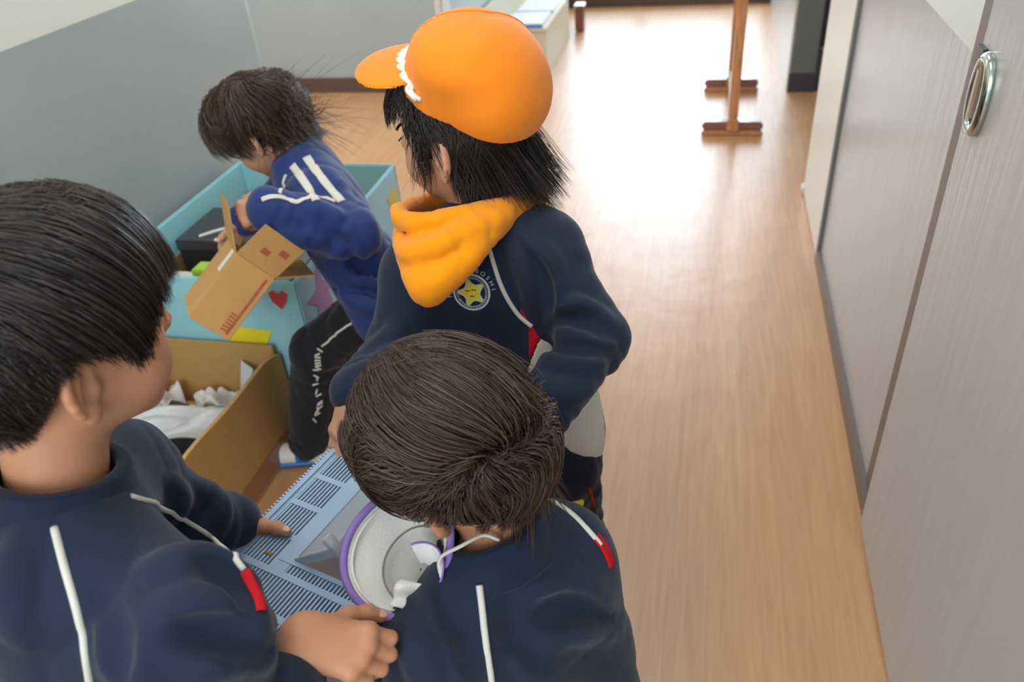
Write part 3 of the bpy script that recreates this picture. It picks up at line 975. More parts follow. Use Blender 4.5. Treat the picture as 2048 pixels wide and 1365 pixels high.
def wrinkle(amp, seed, wl=0.05, aniso=(1, 1, 0.45)):
    r = np.random.default_rng(seed)
    K = [(nrm(r.normal(size=3)) * np.array(aniso) * 2 * math.pi / (wl * r.uniform(0.7, 2.0)), r.uniform(0, 6), nrm(r.normal(size=3)) * r.uniform(12, 30)) for _ in range(5)]

    def f(p):
        d = 0
        for k, ph, q in K:
            d = d + 1.3 - 2.1 * np.sqrt(np.abs(np.sin(0.5 * (p @ k + ph + 1.6 * np.sin(p @ q)))))
        return amp * d / 2.5
    return f


def polyprism(pts, n, dep):
    """distance to a planar polygon extruded by +-dep along n"""
    pts = np.asarray(pts, float)
    c = pts.mean(0)
    n = nrm(n)
    u = nrm(np.cross(n, (0, 0, 1))); v = np.cross(n, u)
    Q = np.stack([(pts - c) @ u, (pts - c) @ v], 1)

    def f(p):
        x = np.stack([(p - c) @ u, (p - c) @ v], 1)
        d = np.full(len(p), 1e9); s = np.ones(len(p))
        for i in range(len(Q)):
            a, b_ = Q[i], Q[i - 1]
            e = b_ - a
            w = x - a
            bb = w - e * np.clip(w @ e / (e @ e), 0, 1)[:, None]
            d = np.minimum(d, (bb * bb).sum(1))
            c1, c2, c3 = x[:, 1] >= a[1], x[:, 1] < b_[1], e[0] * w[:, 1] > e[1] * w[:, 0]
            s = np.where((c1 & c2 & c3) | (~c1 & ~c2 & ~c3), -s, s)
        return np.maximum(s * np.sqrt(d), np.abs((p - c) @ n) - dep)
    return f


def frame3(f, up=(0, 0, 1)):
    f = nrm(f); l = nrm(np.cross(up, f)); u = np.cross(f, l)
    return np.array([f, l, u])


def rot(v, ax, a):
    v, ax = np.asarray(v, float), nrm(ax)
    return v * math.cos(a) + np.cross(ax, v) * math.sin(a) + ax * (ax @ v) * (1 - math.cos(a))


# ------------------------------------------------------------------ anatomy
CR = np.array((0.090, 0.0765, 0.088)); C0 = np.array((-0.006, 0, 0.018))


def head_sdf(H, A, s, nb, ears=True):
    sd = Sdf()
    L = lambda x, y, z: H + s * (np.array((x, y, z)) @ A)
    sd.ell(L(-0.008, 0, 0.018), s * np.array((0.086, 0.073, 0.083)), A)
    sd.ell(L(0.024, 0, -0.038), s * np.array((0.060, 0.060, 0.062)), A, k=0.03 * s)
    for y in (-1, 1):
        sd.ell(L(0.044, y * 0.034, -0.046), s * np.array((0.030, 0.027, 0.030)), A, k=0.02 * s)
        sd.cap(L(-0.005, y * 0.050, -0.052), L(0.048, y * 0.014, -0.088), 0.018 * s, 0.014 * s, k=0.025 * s)
        sd.ell(L(0.0755, y * 0.031, -0.008), s * np.array((0.012, 0.014, 0.009)), A, k=0.010 * s, op='s')
        sd.ell(L(0.066, y * 0.031, -0.009), s * np.array((0.0135, 0.017, 0.0125)), A, k=0.006 * s)
    sd.cap(L(0.052, -0.006, -0.090), L(0.052, 0.006, -0.090), 0.014 * s, k=0.016 * s)
    sd.cap(L(0.078, 0, -0.004), L(0.091, 0, -0.029), 0.005 * s, 0.0075 * s, k=0.012 * s)
    for y in (-1, 1):
        sd.ell(L(0.085, y * 0.0085, -0.031), s * np.array((0.008, 0.006, 0.006)), A, k=0.006 * s)
    sd.cap(L(0.0745, -0.012, -0.0565), L(0.0745, 0.012, -0.0565), 0.0055 * s, k=0.006 * s)
    sd.cap(L(0.0725, -0.010, -0.0660), L(0.0725, 0.010, -0.0660), 0.006 * s, k=0.006 * s)
    nb = np.asarray(nb, float)
    sd.cap(L(-0.022, 0, -0.060), nb, 0.046 * s, 0.041 * s, k=0.025 * s)
    if ears:
        f, l, u = A
        for y in (-1, 1):
            fl = nrm(-f * 0.80 + l * y * 0.62 + u * 0.12)
            up = nrm(u - f * 0.18)
            n = nrm(np.cross(fl, up)); n = n if n @ (l * y) > 0 else -n
            up = np.cross(n, fl); up = up if up @ u > 0 else -up
            E = np.array([fl, n, up])
            c = L(-0.004, y * 0.0700, -0.022) + fl * 0.011 * s
            sd.ell(c, s * np.array((0.019, 0.0075, 0.030)), E, k=0.008 * s)
            sd.ell(c + (-fl * 0.001 + n * 0.0085 + up * 0.002) * s, s * np.array((0.0125, 0.0085, 0.021)), E, k=0.003 * s, op='s')
            rim = [c + s * (fl * 0.0165 * math.cos(a) + up * 0.0265 * math.sin(a) + n * 0.004) for a in np.linspace(-0.9, 2.7, 9)]
            for p0, p1 in zip(rim[:-1], rim[1:]):
                sd.cap(p0, p1, 0.0038 * s, k=0.003 * s)
            sd.cap(c + s * (-fl * 0.002 + up * 0.012 + n * 0.002), c + s * (fl * 0.006 - up * 0.010 + n * 0.002), 0.0032 * s, k=0.004 * s)
            sd.ell(c + s * (-fl * 0.003 - up * 0.026 + n * 0.002), s * np.array((0.0095, 0.006, 0.010)), E, k=0.006 * s)
            sd.ell(c + s * (-fl * 0.014 - up * 0.006 + n * 0.002), s * np.array((0.006, 0.006, 0.008)), E, k=0.005 * s)
    return sd


def hand_sdf(sd, w, d, t, curl, thumb, s=1.0):
    """w wrist, d towards the fingers, t towards the thumb; curl per finger (three bends)"""
    d = nrm(d); t = nrm(t - d * np.dot(t, d))
    return w, d, t


def add_hand(sd, elbow, w, d, t, back, curl, thumb, s=1.0, fw=0.025):
    w = np.asarray(w, float); d = nrm(d); t = np.asarray(t, float); t = nrm(t - d * np.dot(t, d))
    n = np.cross(d, t)
    if n @ np.asarray(back, float) < 0: n = -n
    ax = np.cross(n, d)                     # bends d towards -n when rotated by +a
    if rot(d, ax, 0.3) @ n > 0: ax = -ax
    el = np.asarray(elbow, float)
    sd.cap(w, w + (el - w) * 0.85, fw * s, fw * 1.32 * s, sq=(n, 0.86))
    offs = (0.0215, 0.0075, -0.0070, -0.0200); Ls = (0.060, 0.063, 0.060, 0.053)
    tips = []
    sd.cap(w, w + d * 0.022 * s, 0.0215 * s, 0.0205 * s, k=0.02, sq=(n, 0.72))
    for i in range(4):
        m = w + s * (d * Ls[i] + t * offs[i])
        sd.cap(w + s * (d * 0.012 + t * offs[i] * 0.62), m, 0.0135 * s, 0.0098 * s, k=0.010 * s)
    for i in range(4):
        m = w + s * (d * Ls[i] + t * offs[i])
        sd.ell(m + n * 0.002 * s, s * np.array((0.009,) * 3), k=0.006 * s)
        k = (0.95, 1.05, 1.0, 0.82)[i]
        ang = 0; p = m
        spread = t * (1.5 - i) * 0.05
        sub = Sdf()
        for j, (ln, r0, r1) in enumerate(((0.029, 0.0082, 0.0074), (0.018, 0.0074, 0.0068), (0.0135, 0.0068, 0.0056))):
            ang += curl[i][j]
            v = nrm(rot(d, ax, ang) + spread)
            q = p + v * ln * k * s
            sd.cap(p, q, r0 * s, r1 * s, k=0.0035 * s)
            p = q
        tips.append((p, v, n))
    p = w + s * (d * 0.020 + t * 0.017 - n * 0.004)
    for v, ln, r0, r1 in zip(thumb, (0.028, 0.021, 0.016), (0.0125, 0.0092, 0.0085), (0.0092, 0.0085, 0.0066)):
        v = nrm(np.asarray(v, float)); q = p + v * ln * s
        sd.cap(p, q, r0 * s, r1 * s, k=0.006 * s)
        p = q
    return tips, (p, v)


def to_obj(name, vf, m, parent=None, base=None, smooth=True):
    V, F = vf
    if base is not None:
        V = V - base
    o = meshobj(name, V, F, m, None, smooth)
    if base is not None:
        o.location = base
        bpy.context.view_layer.update()
    if parent is not None:
        keep(o, parent)
    return o


def cutf(tab):
    az = np.radians([a for a, _ in tab]); z = np.array([v for _, v in tab])
    return lambda a: np.interp(np.abs(a), az, z)


def hair(H, A, s, cut, mname, parent, n=5200, thick=0.014, crown=(-0.05, 0.0, 0.085), swirl=0.6, grav=0.55, seed=1, jit=0.008,
         r0=0.00055, clump=0.55, push=(0, 0, 0), wild=0.0, zlow=-0.065, lo_cap=0.010, steps=46, ng=260, flick=0.0, lump=1.0, upperlimit=None):
    r = np.random.default_rng(seed)
    base = Sdf()
    base.ell(H + s * (C0 @ A), s * (CR + thick * 0.22), A)

    def cutter(p):
        q = (p - H) @ A.T / s
        return (cut(np.arctan2(q[:, 1], q[:, 0])) + lo_cap - q[:, 2]) * s * 0.8
    base.add(cutter, None, 0, 0, 'i')
    if upperlimit is not None:
        base.add(lambda p: ((p - H) @ A.T / s)[:, 2] - upperlimit(((p - H) @ A.T / s)), None, 0, 0, 'i')
    lo, hi = H - 0.16 * s, H + 0.16 * s
    cap_ = base.mesh(0.004, lo, hi)
    # roots
    d = r.normal(size=(n * 4, 3))
    kd = (np.array(crown) - C0) / CR
    d[::6] = nrm(kd) * 1.0 + 0.30 * d[::6]
    d /= np.linalg.norm(d, axis=1, keepdims=True)
    pos = C0 + d * CR
    z = cut(np.arctan2(pos[:, 1], pos[:, 0]))
    pos = pos[pos[:, 2] > np.maximum(z + 0.012, -0.075)][:n]
    n = len(pos)
    crown = np.array(crown)
    root = pos.copy()
    lay = r.uniform(0.2, 1.0, n) ** 0.7
    for _ in range(4):
        kk = nrm(r.normal(size=3)) * r.uniform(25, 60)
        lay = lay * (1 + 0.16 * lump * np.sin(root @ kk + r.uniform(0, 6)))
    pos = C0 + (root - C0) * (1 + thick * lay[:, None] * 0.85 / 0.085)
    path = np.zeros((n, steps, 3)); path[:, 0] = root
    stop = np.full(n, steps - 1.0)
    alive = np.ones(n, bool)
    downl = A @ np.array((0, 0, -1.0))
    K = [(nrm(r.normal(size=3)) * r.uniform(30, 75), r.uniform(0, 6), nrm(r.normal(size=3))) for _ in range(7)]
    ji = r.normal(size=n) * jit
    L = (cut(np.zeros(n)) * 0)
    for st in range(1, steps):
        nn = (pos - C0) / (CR * CR); nn /= np.linalg.norm(nn, axis=1, keepdims=True)
        t = pos - crown
        dist = np.linalg.norm(t, axis=1, keepdims=True)
        t = t / np.maximum(dist, 1e-6)
        sw = np.cross(nn, t) * swirl * np.exp(-dist / 0.055)
        nz = sum(np.sin(root @ k + ph)[:, None] * v for k, ph, v in K) * (0.10 + wild)
        gz = np.clip((0.06 - pos[:, 2:3]) / 0.1, 0.1, 1.0)
        v = t + sw + (0.4 * downl + 0.6 * np.array((0, 0, -1.0))) * grav * gz + nz + np.array(push) * np.clip(st / 14, 0, 1)
        v -= nn * (v * nn).sum(1, keepdims=True) * np.where(((pos - C0) / CR).__pow__(2).sum(1) < 1.35, 0.9, 0.2)[:, None]
        if flick:
            low = np.clip((cut(np.arctan2(pos[:, 1], pos[:, 0])) + 0.035 - pos[:, 2]) / 0.035, 0, 1)[:, None]
            v = v + nn * flick * low
        v /= np.maximum(np.linalg.norm(v, axis=1, keepdims=True), 1e-6)
        pos = pos + v * 0.0065
        off = thick * lay + 0.001
        q = pos - C0
        rho = np.sqrt((q / (CR + off[:, None])).__pow__(2).sum(1))
        tgt = np.where(rho < 1, 1 / rho, np.where(pos[:, 2] > zlow, (1 + 0.55 * (rho - 1)) / rho, 1.0))
        pos = C0 + q * tgt[:, None]
        path[:, st] = pos
        zc = cut(np.arctan2(pos[:, 1], pos[:, 0])) + ji
        dead = alive & (pos[:, 2] < zc)
        stop[dead] = st
        alive &= ~dead
    ok = stop >= 2
    path, stop, root = path[ok], stop[ok], root[ok]
    n = len(path)
    NS = 9
    tt = np.linspace(0, 1, NS)
    fi = tt[None] * stop[:, None]
    i0 = np.minimum(fi.astype(int), steps - 2); fr_ = (fi - i0)[..., None]
    ar = np.arange(n)[:, None]
    X = path[ar, i0] * (1 - fr_) + path[ar, i0 + 1] * fr_
    # locks: draw strands towards the nearest guide strand
    gi = r.choice(n, min(ng, n), replace=False)
    near = np.argmin(((root[:, None] - root[gi][None]) ** 2).sum(-1), 1)
    gX = X[gi][near]
    w = (clump * tt ** 1.3)[None, :, None]
    X = X * (1 - w) + (gX + (root - root[gi][near])[:, None] * 0.35) * w
    X += r.normal(size=(n, 1, 3)) * 0.0012 * tt[None, :, None]
    P_ = H + s * (X @ A)
    rad = r0 * np.array([0.9, 1, 1, 1, 0.95, 0.85, 0.7, 0.5, 0.18])
    V, F = strands(P_, rad)
    o = to_obj('hair', (V, F), M[mname], parent)
    o2 = to_obj('hair_base', cap_, M['hair_under'], None)
    keep(o2, parent)
    return o


def strands(P_, rad):
    n, NS = P_.shape[:2]
    T = np.gradient(P_, axis=1); T /= np.maximum(np.linalg.norm(T, axis=2, keepdims=True), 1e-9)
    ref = np.array((0.31, 0.42, 0.85))
    u = np.cross(T, ref); u /= np.maximum(np.linalg.norm(u, axis=2, keepdims=True), 1e-9)
    w = np.cross(T, u)
    V = np.stack([P_ + rad[None, :, None] * (math.cos(a) * u + math.sin(a) * w) for a in (0, 2.094, 4.189)], 2).reshape(-1, 3)
    b_ = (np.arange(n) * NS * 3)[:, None, None]
    i = np.arange(NS - 1)[None, :, None] * 3
    k = np.arange(3)[None, None, :]; k2 = (k + 1) % 3
    F = np.stack([b_ + i + k, b_ + i + k2, b_ + i + 3 + k2, b_ + i + 3 + k], -1).reshape(-1, 4)
    return V, F


def torso_cloth(J, grow=0.0, hem=0.0, wr=None):
    """sweatshirt trunk"""
    sd = Sdf()
    nb, pv, tf = J['nb'], J['pv'], nrm(J['tf'])
    sp = nrm(nb - pv)
    lat = nrm(J['sl'] - J['sr'])
    tf = nrm(tf - sp * (tf @ sp))
    wS = J.get('w', 0.054)
    for y in (-1, 1):
        sd.cap(nb - sp * 0.085 + lat * y * wS, pv + lat * y * (wS + 0.002) - sp * hem, 0.078 + grow, 0.080 + grow, k=0.05, sq=(tf, J.get('flat', 0.86)))
    sd.cap(nb - sp * 0.02, nb - sp * 0.10, 0.055 + grow, 0.075 + grow, k=0.05)
    for sh in (J['sl'], J['sr']):
        sd.cap(nb - sp * 0.030, sh, 0.046 + grow, 0.052 + grow, k=0.04)
    return sd


def sleeves(sd, J, cuff=(1.0, 1.0), rr=(0.050, 0.046, 0.039), folds=True):
    for sh, e, w, cu, ph in ((J['sl'], J['el'], J['wl'], cuff[0], 0.4), (J['sr'], J['er'], J['wr'], cuff[1], 1.9)):
        f1 = [(0.90, 0.045, 0.0028, 0.038, ph), (0.25, 0.04, 0.0016, 0.045, ph + 1)] if folds else None
        f2 = [(0.10, 0.040, 0.0028, 0.034, ph + 2), (0.85, 0.04, 0.0030, 0.026, ph + 3)] if folds else None
        sd.cap(sh, e, rr[0], rr[1], k=0.035, fold=f1)
        end = e + (w - e) * cu
        sd.cap(e, end, rr[1], rr[2], k=0.012, fold=f2)


def cuff_band(name, J, e, w, cu, r, m, parent):
    end = e + (w - e) * cu; ax = nrm(w - e)
    sd = Sdf()
    sd.cap(end - ax * 0.030, end - ax * 0.002, r + 0.001, r - 0.003, fold=[(0.5, 0.1, 0.0012, 0.006, 0)])
    sd.cap(end - ax * 0.005, end + ax * 0.05, r - 0.006, r - 0.006, op='s')
    return to_obj(name, sd.mesh(0.003), m, parent)


def trousers(J, rr=(0.082, 0.070, 0.054, 0.047), seed=3):
    sd = Sdf()
    lat = nrm(J['hl'] - J['hr'])
    for hp, k_, a in ((J['hl'], J['kl'], J['al']), (J['hr'], J['kr'], J['ar'])):
        sd.cap(hp, k_, rr[1] - 0.004, rr[2] + 0.004, k=0.03, fold=[(0.85, 0.05, 0.0022, 0.045, 1.0), (0.15, 0.05, 0.002, 0.04, 0.2)])
        sd.cap(k_, a, rr[2], rr[3], k=0.015, fold=[(0.15, 0.05, 0.0022, 0.038, 0.7), (0.95, 0.04, 0.003, 0.03, 2.0)])
    sd.cap(J['pv'], J['pv'] + (J['hl'] + J['hr'] - 2 * J['pv']) * 0.4, rr[0] - 0.016, rr[0] - 0.014, k=0.04, sq=(lat, 1.55))
    sd.add(wrinkle(0.005, seed), None, 0, 0, 'd')
    return sd


def core_body(J, s=1.0):
    sd = torso_cloth(J, grow=-0.016)
    lat = nrm(J['hl'] - J['hr'])
    for sh, e, w in ((J['sl'], J['el'], J['wl']), (J['sr'], J['er'], J['wr'])):
        sd.cap(sh, e, 0.036, 0.031, k=0.03)
        sd.cap(e, e + (w - e) * 0.6, 0.031, 0.026, k=0.01)
    for hp, k_, a in ((J['hl'], J['kl'], J['al']), (J['hr'], J['kr'], J['ar'])):
        sd.cap(hp, k_, 0.058, 0.042, k=0.03)
        sd.cap(k_, a, 0.042, 0.028, k=0.01)
    sd.cap(J['nb'] - nrm(J['nb'] - J['pv']) * 0.05, J['nb'], 0.044, 0.034, k=0.02)
    return sd


def shoe(name, ank, d, parent, toe='shoe_blue', upper='shoe_white', patch=True, z0=None):
    d = nrm(np.array((d[0], d[1], 0)))
    l = np.array((-d[1], d[0], 0.0)); u = np.array((0, 0, 1.0))
    g = np.array((ank[0], ank[1], 0.0))
    sd = Sdf()
    sd.cap(g - d * 0.028 + u * 0.030, g + d * 0.085 + u * 0.026, 0.030, 0.030, sq=(u, 0.95))
    sd.cap(g - d * 0.012 + u * 0.030, g + d * 0.01 + u * 0.062, 0.031, 0.030, k=0.02)
    sd.add(lambda p: 0.006 - p[:, 2], None, 0, 0, 'i')
    o = to_obj(name, sd.mesh(0.004), M[upper], parent)
    so = Sdf()
    so.cap(g - d * 0.030 + u * 0.012, g + d * 0.088 + u * 0.012, 0.034, 0.035, sq=(u, 0.34))
    so.add(lambda p: 0.0 - p[:, 2], None, 0, 0, 'i')
    to_obj('shoe_sole', so.mesh(0.004), M[toe], o)
    tc_ = sd.copy()
    tc_.p = [(lambda p, f=f: f(p) - 0.0016, c, R, k, op) if op == 'u' else (f, c, R, k, op) for f, c, R, k, op in sd.p]
    tc_.add(lambda p: 0.088 - (p - g) @ d, None, 0, 0, 'i')
    to_obj('toe_cap', tc_.mesh(0.003), M[toe], o)
    if patch:
        pt = Sdf(); pt.p = [(lambda p, f=f: f(p) - 0.0016, c, R, k, op) if op == 'u' else (f, c, R, k, op) for f, c, R, k, op in sd.p]
        pt.add(lambda p: np.maximum(np.abs((p - g) @ d - 0.035) - 0.014, np.abs((p - g) @ l - 0.018) - 0.016), None, 0, 0, 'i')
        to_obj('shoe_patch', pt.mesh(0.0025), M['shoe_blue'], o)
    return o


def collar(J, parent, m='navy_rib', r=0.058, hgt=0.036, tilt=None, lift=0.004, sqf=1.0, th=0.0045):
    ax = nrm(J['hd'] - J['nb']) * 0.55 + nrm(J['nb'] - J['pv']) * 0.45 if tilt is None else np.asarray(tilt, float)
    ax = nrm(ax)
    c = J['nb'] + ax * lift
    sd = Sdf()

    def f(p):
        q = p - c
        z = q @ ax
        v = q - np.outer(z, ax)
        rad = np.sqrt((v * v).sum(1))
        dr = np.abs(rad - (r - 0.20 * z)) - th
        dz = np.abs(z) - hgt / 2
        return np.minimum(np.maximum(dr, dz), 0) + np.sqrt(np.maximum(dr, 0) ** 2 + np.maximum(dz, 0) ** 2) - 0.0028
    sd.add(f, c, r + hgt + 0.02, 0, 'u')
    o = to_obj('collar', sd.mesh(0.0028), M[m], parent)
    seam = [c - ax * (hgt / 2 + 0.001) + (r + 0.20 * hgt / 2 + th * 0.5) * v for v in
            [math.cos(a) * nrm(np.cross(ax, (0.2, 0.9, 0.1))) + math.sin(a) * np.cross(ax, nrm(np.cross(ax, (0.2, 0.9, 0.1)))) for a in np.linspace(0, 2 * math.pi, 40, endpoint=False)]]
    b = MB(); b.tube(seam, 0.0016, 6, True); keep(b.build('collar_seam', M[m], smooth=True), o)
    return o


def piping(name, pts, sd, r, m, parent, n=44):
    pts = np.asarray(pts, float)
    q = sd.drop(spline(pts, n), pts.mean(0) - np.array((0, 0, 1.4)))
    for _ in range(6):
        q[1:-1] = 0.5 * q[1:-1] + 0.25 * (q[:-2] + q[2:])
    q = q + sd.grad(q) * np.clip(-sd.at(q), -0.001, 0.003)[:, None]
    b = MB(); b.tube(q, r, 8)
    return keep(b.build(name, m, smooth=True), parent)


def folds(sd, lines, r=0.010, sink=0.005, k=0.016, op='u'):
    """soft cloth folds: rounded ridges raised out of a garment"""
    src = sd.copy()
    for L in lines:
        L = np.asarray(L, float)
        q = src.drop(spline(L, 9), L.mean(0) - np.array((0, 0, 1.4)), -sink)
        w = np.sin(np.linspace(0.25, math.pi - 0.25, 9))
        for i in range(8):
            sd.cap(q[i], q[i + 1], r * w[i], r * w[i + 1], k=k, op=op)


def tape(name, pts, sd, width, m, parent, n=24, d=None, lift=0.0012):
    """flat ribbon laid on the cloth"""
    pts = np.asarray(pts, float)
    d = pts.mean(0) - np.array((0, 0, 1.4)) if d is None else d
    q = sd.drop(spline(pts, n), d)
    for _ in range(4):
        q[1:-1] = 0.5 * q[1:-1] + 0.25 * (q[:-2] + q[2:])
    T = np.gradient(q, axis=0); T /= np.linalg.norm(T, axis=1, keepdims=True)
    N = sd.grad(q)
    s_ = np.cross(N, T)
    V = []
    for k in (-1, -0.5, 0, 0.5, 1):
        w = q + s_ * (k * width / 2)
        g = sd.grad(w)
        V.append(w - g * np.clip(sd.at(w) - lift, -0.006, 0.006)[:, None])
    V = np.array(V)
    F = [(a * n + i, a * n + i + 1, (a + 1) * n + i + 1, (a + 1) * n + i) for a in range(4) for i in range(n - 1)]
    o = keep(meshobj(name, V.reshape(-1, 3), F, m, smooth=True), parent)
    o.modifiers.new('t', 'SOLIDIFY').thickness = 0.002
    o.modifiers['t'].offset = 0
    return o


def eyes(H, A, s, parent):
    for y in (-1, 1):
        c = H + s * (np.array((0.0665, y * 0.031, -0.009)) @ A)
        sd = Sdf(); sd.ell(c, s * np.array((0.0125, 0.0125, 0.0125)), A)
        o = to_obj('eyeball', sd.mesh(0.0022), M['eye_white'], parent)
        si = Sdf(); si.ell(c + A[0] * 0.0085 * s, s * np.array((0.0048, 0.0062, 0.0062)), A)
        to_obj('iris', si.mesh(0.0014), M['iris'], o)
        b = MB(); b.tube([c + s * (np.array((0.0105 - 0.012 * a * a * 60 * 0.02, a, 0.0075 - 9 * a * a)) @ A) for a in np.linspace(-0.014, 0.014, 9)], 0.0012 * s, 6)
        keep(b.build('eyelashes', M['lash'], smooth=True), parent)
        b = MB(); b.tube([H + s * (np.array((0.0765 - 12 * a * a, y * 0.031 + a, 0.0165 - 8 * a * a)) @ A) for a in np.linspace(-0.016, 0.016, 9)], 0.0022 * s, 6)
        keep(b.build('eyebrow', M['lash'], smooth=True), parent)


def person(label, base, J, A, s, hands, skin, h_head=0.0023, h_hand=0.0019):
    parts = [head_sdf(J['hd'], A, s, J['nb'] - nrm(J['nb'] - J['pv']) * 0.02).mesh(h_head)]
    thumbs = {}
    for side, (e, w, hd_) in hands.items():
        sd = Sdf()
        tips, th = add_hand(sd, e, w, **hd_)
        thumbs[side] = th
        parts.append(sd.mesh(h_hand))
    parts.append(core_body(J).mesh(0.007))
    base = np.asarray(base, float)
    o = to_obj('person', joinmesh(parts), M[skin], None, base)
    tag(o, label, 'person', None)
    eyes(J['hd'], A, s, o)
    for side, (p, v) in thumbs.items():
        u = nrm(np.array((0.1, -0.1, 1.0)) - v * (np.array((0.1, -0.1, 1.0)) @ v))
        nl = Sdf(); nl.ell(p - v * 0.0005 + u * 0.0052, (0.0060, 0.0044, 0.0016), np.array([v, np.cross(u, v), u]))
        to_obj('thumbnail', nl.mesh(0.0009), M['nail'], o)
    return o


FIST = [(1.0, 1.2, 0.7), (1.05, 1.25, 0.8), (1.1, 1.25, 0.8), (1.15, 1.2, 0.8)]
RELAX = [(0.35, 0.4, 0.25)] * 4
a3 = lambda *v: np.array(v, float)


# ================================================================== boy in front on the left, seen from behind
J = dict(hd=a3(*(-0.5450, 0.4770, 1.0420)), nb=a3(*(-0.5540, 0.4130, 0.9020)), pv=a3(-0.63, 0.335, 0.47), w=0.062, flat=0.95, tf=a3(0.74, 0.67, 0),
         sr=a3(-0.400, 0.340, 0.832), sl=a3(-0.60, 0.525, 0.815), er=a3(-0.375, 0.285, 0.665), wr=a3(*(-0.3380, 0.4000, 0.7490)),
         el=a3(*(-0.5750, 0.5500, 0.7140)), wl=a3(-0.549, 0.590, 0.668), hl=a3(-0.64, 0.43, 0.44), hr=a3(-0.56, 0.31, 0.44),
         kl=a3(-0.63, 0.45, 0.25), kr=a3(-0.54, 0.32, 0.25), al=a3(-0.65, 0.44, 0.05), ar=a3(-0.56, 0.31, 0.05))
A = frame3((0.55, 0.83, -0.06))
hands = {'r': (J['er'], J['wr'], dict(d=(0.93, 0.10, -0.30), t=(-0.25, 0.85, 0.40), back=(-0.1, -0.5, 1), fw=0.0235, s=0.94,
                                      curl=[(0.55, 1.15, 0.7), (0.65, 1.2, 0.75), (0.7, 1.2, 0.8), (0.75, 1.15, 0.8)],
                                      thumb=[(0.35, 0.9, -0.35), (0.7, 0.6, -0.5), (0.8, 0.3, -0.6)])),
         'l': (J['el'], J['wl'], dict(d=(0.30, -0.15, -0.94), t=(0.75, 0.45, 0.25), back=(-0.85, 0.4, -0.2), s=0.92,
                                      curl=[(0.5, 0.9, 0.6)] * 4,
                                      thumb=[(0.80, 0.15, 0.35), (0.98, -0.05, 0.0), (0.98, -0.15, -0.12)]))}
boyA = person('boy with short black bowl-cut hair and navy sweatshirt, gripping the cage lid with both hands', (-0.60, 0.38, 0), J, A, 1.01, hands, 'skin_a')
cutA = cutf([(0, 0.030), (30, 0.028), (48, 0.010), (58, -0.018), (68, -0.022), (76, 0.004), (92, 0.014), (104, 0.002), (118, -0.030), (140, -0.066), (180, -0.082)])
hair(J['hd'], A, 1.01, cutA, 'hair_black', boyA, n=9500, thick=0.0155, crown=(-0.055, 0.01, 0.080), seed=11, jit=0.004, grav=0.5, lo_cap=0.012, clump=0.32, lump=0.8)
tr = torso_cloth(J)
cl = tr.copy()
sleeves(cl, J, (0.93, 0.62))
folds(cl, [[(-0.4360, 0.3610, 0.8720), (-0.4000, 0.3780, 0.8650), (-0.3720, 0.3910, 0.8200)], [(-0.4090, 0.3370, 0.8630), (-0.3700, 0.3500, 0.8500), (-0.3540, 0.3750, 0.7910)], [(-0.3720, 0.3120, 0.8320), (-0.3550, 0.3350, 0.8230), (-0.3530, 0.3640, 0.7740)],
           [(-0.4360, 0.3220, 0.8890), (-0.4130, 0.2940, 0.8760), (-0.3790, 0.2740, 0.8690)], [(-0.5220, 0.3460, 0.9190), (-0.5110, 0.3110, 0.9010), (-0.4660, 0.2700, 0.8970)], [(-0.5360, 0.5440, 0.7800), (-0.5240, 0.5530, 0.7520), (-0.5200, 0.5440, 0.7210)], [(-0.5540, 0.5300, 0.8020), (-0.5420, 0.5230, 0.7880), (-0.5360, 0.5120, 0.7690)]], 0.012, 0.005)
folds(cl, [[(-0.4000, 0.3830, 0.8720), (-0.3820, 0.3860, 0.8520), (-0.3690, 0.3850, 0.8110)], [(-0.3930, 0.3220, 0.8540), (-0.3680, 0.3400, 0.8340), (-0.3550, 0.3660, 0.7780)], [(-0.4410, 0.3170, 0.9010), (-0.4190, 0.2890, 0.8880), (-0.4010, 0.2680, 0.8700)]], 0.009, -0.002, 0.022, 's')
cl.add(wrinkle(0.0060, 22, 0.15, (1, 1, 0.5)), None, 0, 0, 'd')
cl_n = cl.copy(); cl_n.cap(J['nb'] + 0.2 * (J['hd'] - J['nb']), J['hd'], 0.0505, 0.05, op='s', k=0.004)
swA = to_obj('sweatshirt', cl_n.mesh(0.0036), M['navy'], boyA)
collar(J, swA, r=0.0590, hgt=0.040, lift=0.004)
cuff_band('cuff', J, J['el'], J['wl'], 0.93, 0.040, M['navy_rib'], swA)
piping('piping', [(-0.5030, 0.3560, 0.9260), (-0.4700, 0.3240, 0.9230), (-0.4340, 0.2880, 0.9100), (-0.4090, 0.2550, 0.8900), (-0.3960, 0.2270, 0.8630)], cl, 0.0035, M['piping'], swA)
piping('piping', [(-0.4830, 0.4190, 0.9010), (-0.4520, 0.4190, 0.8900), (-0.4310, 0.4270, 0.8580), (-0.4240, 0.4350, 0.8310), (-0.4170, 0.4380, 0.7970)], cl, 0.0028, M['piping'], swA)
tape('side_panel', [(-0.3980, 0.4240, 0.8050), (-0.3920, 0.4190, 0.7960), (-0.3850, 0.4130, 0.7850), (-0.3870, 0.4130, 0.7690)], cl, 0.008, M['panel_red'], swA)
tz = to_obj('trousers', trousers(J).mesh(0.007), M['navy_pants'], boyA)
for a_ in ('al', 'ar'):
    shoe('shoe', J[a_], J['tf'], boyA, patch=False)

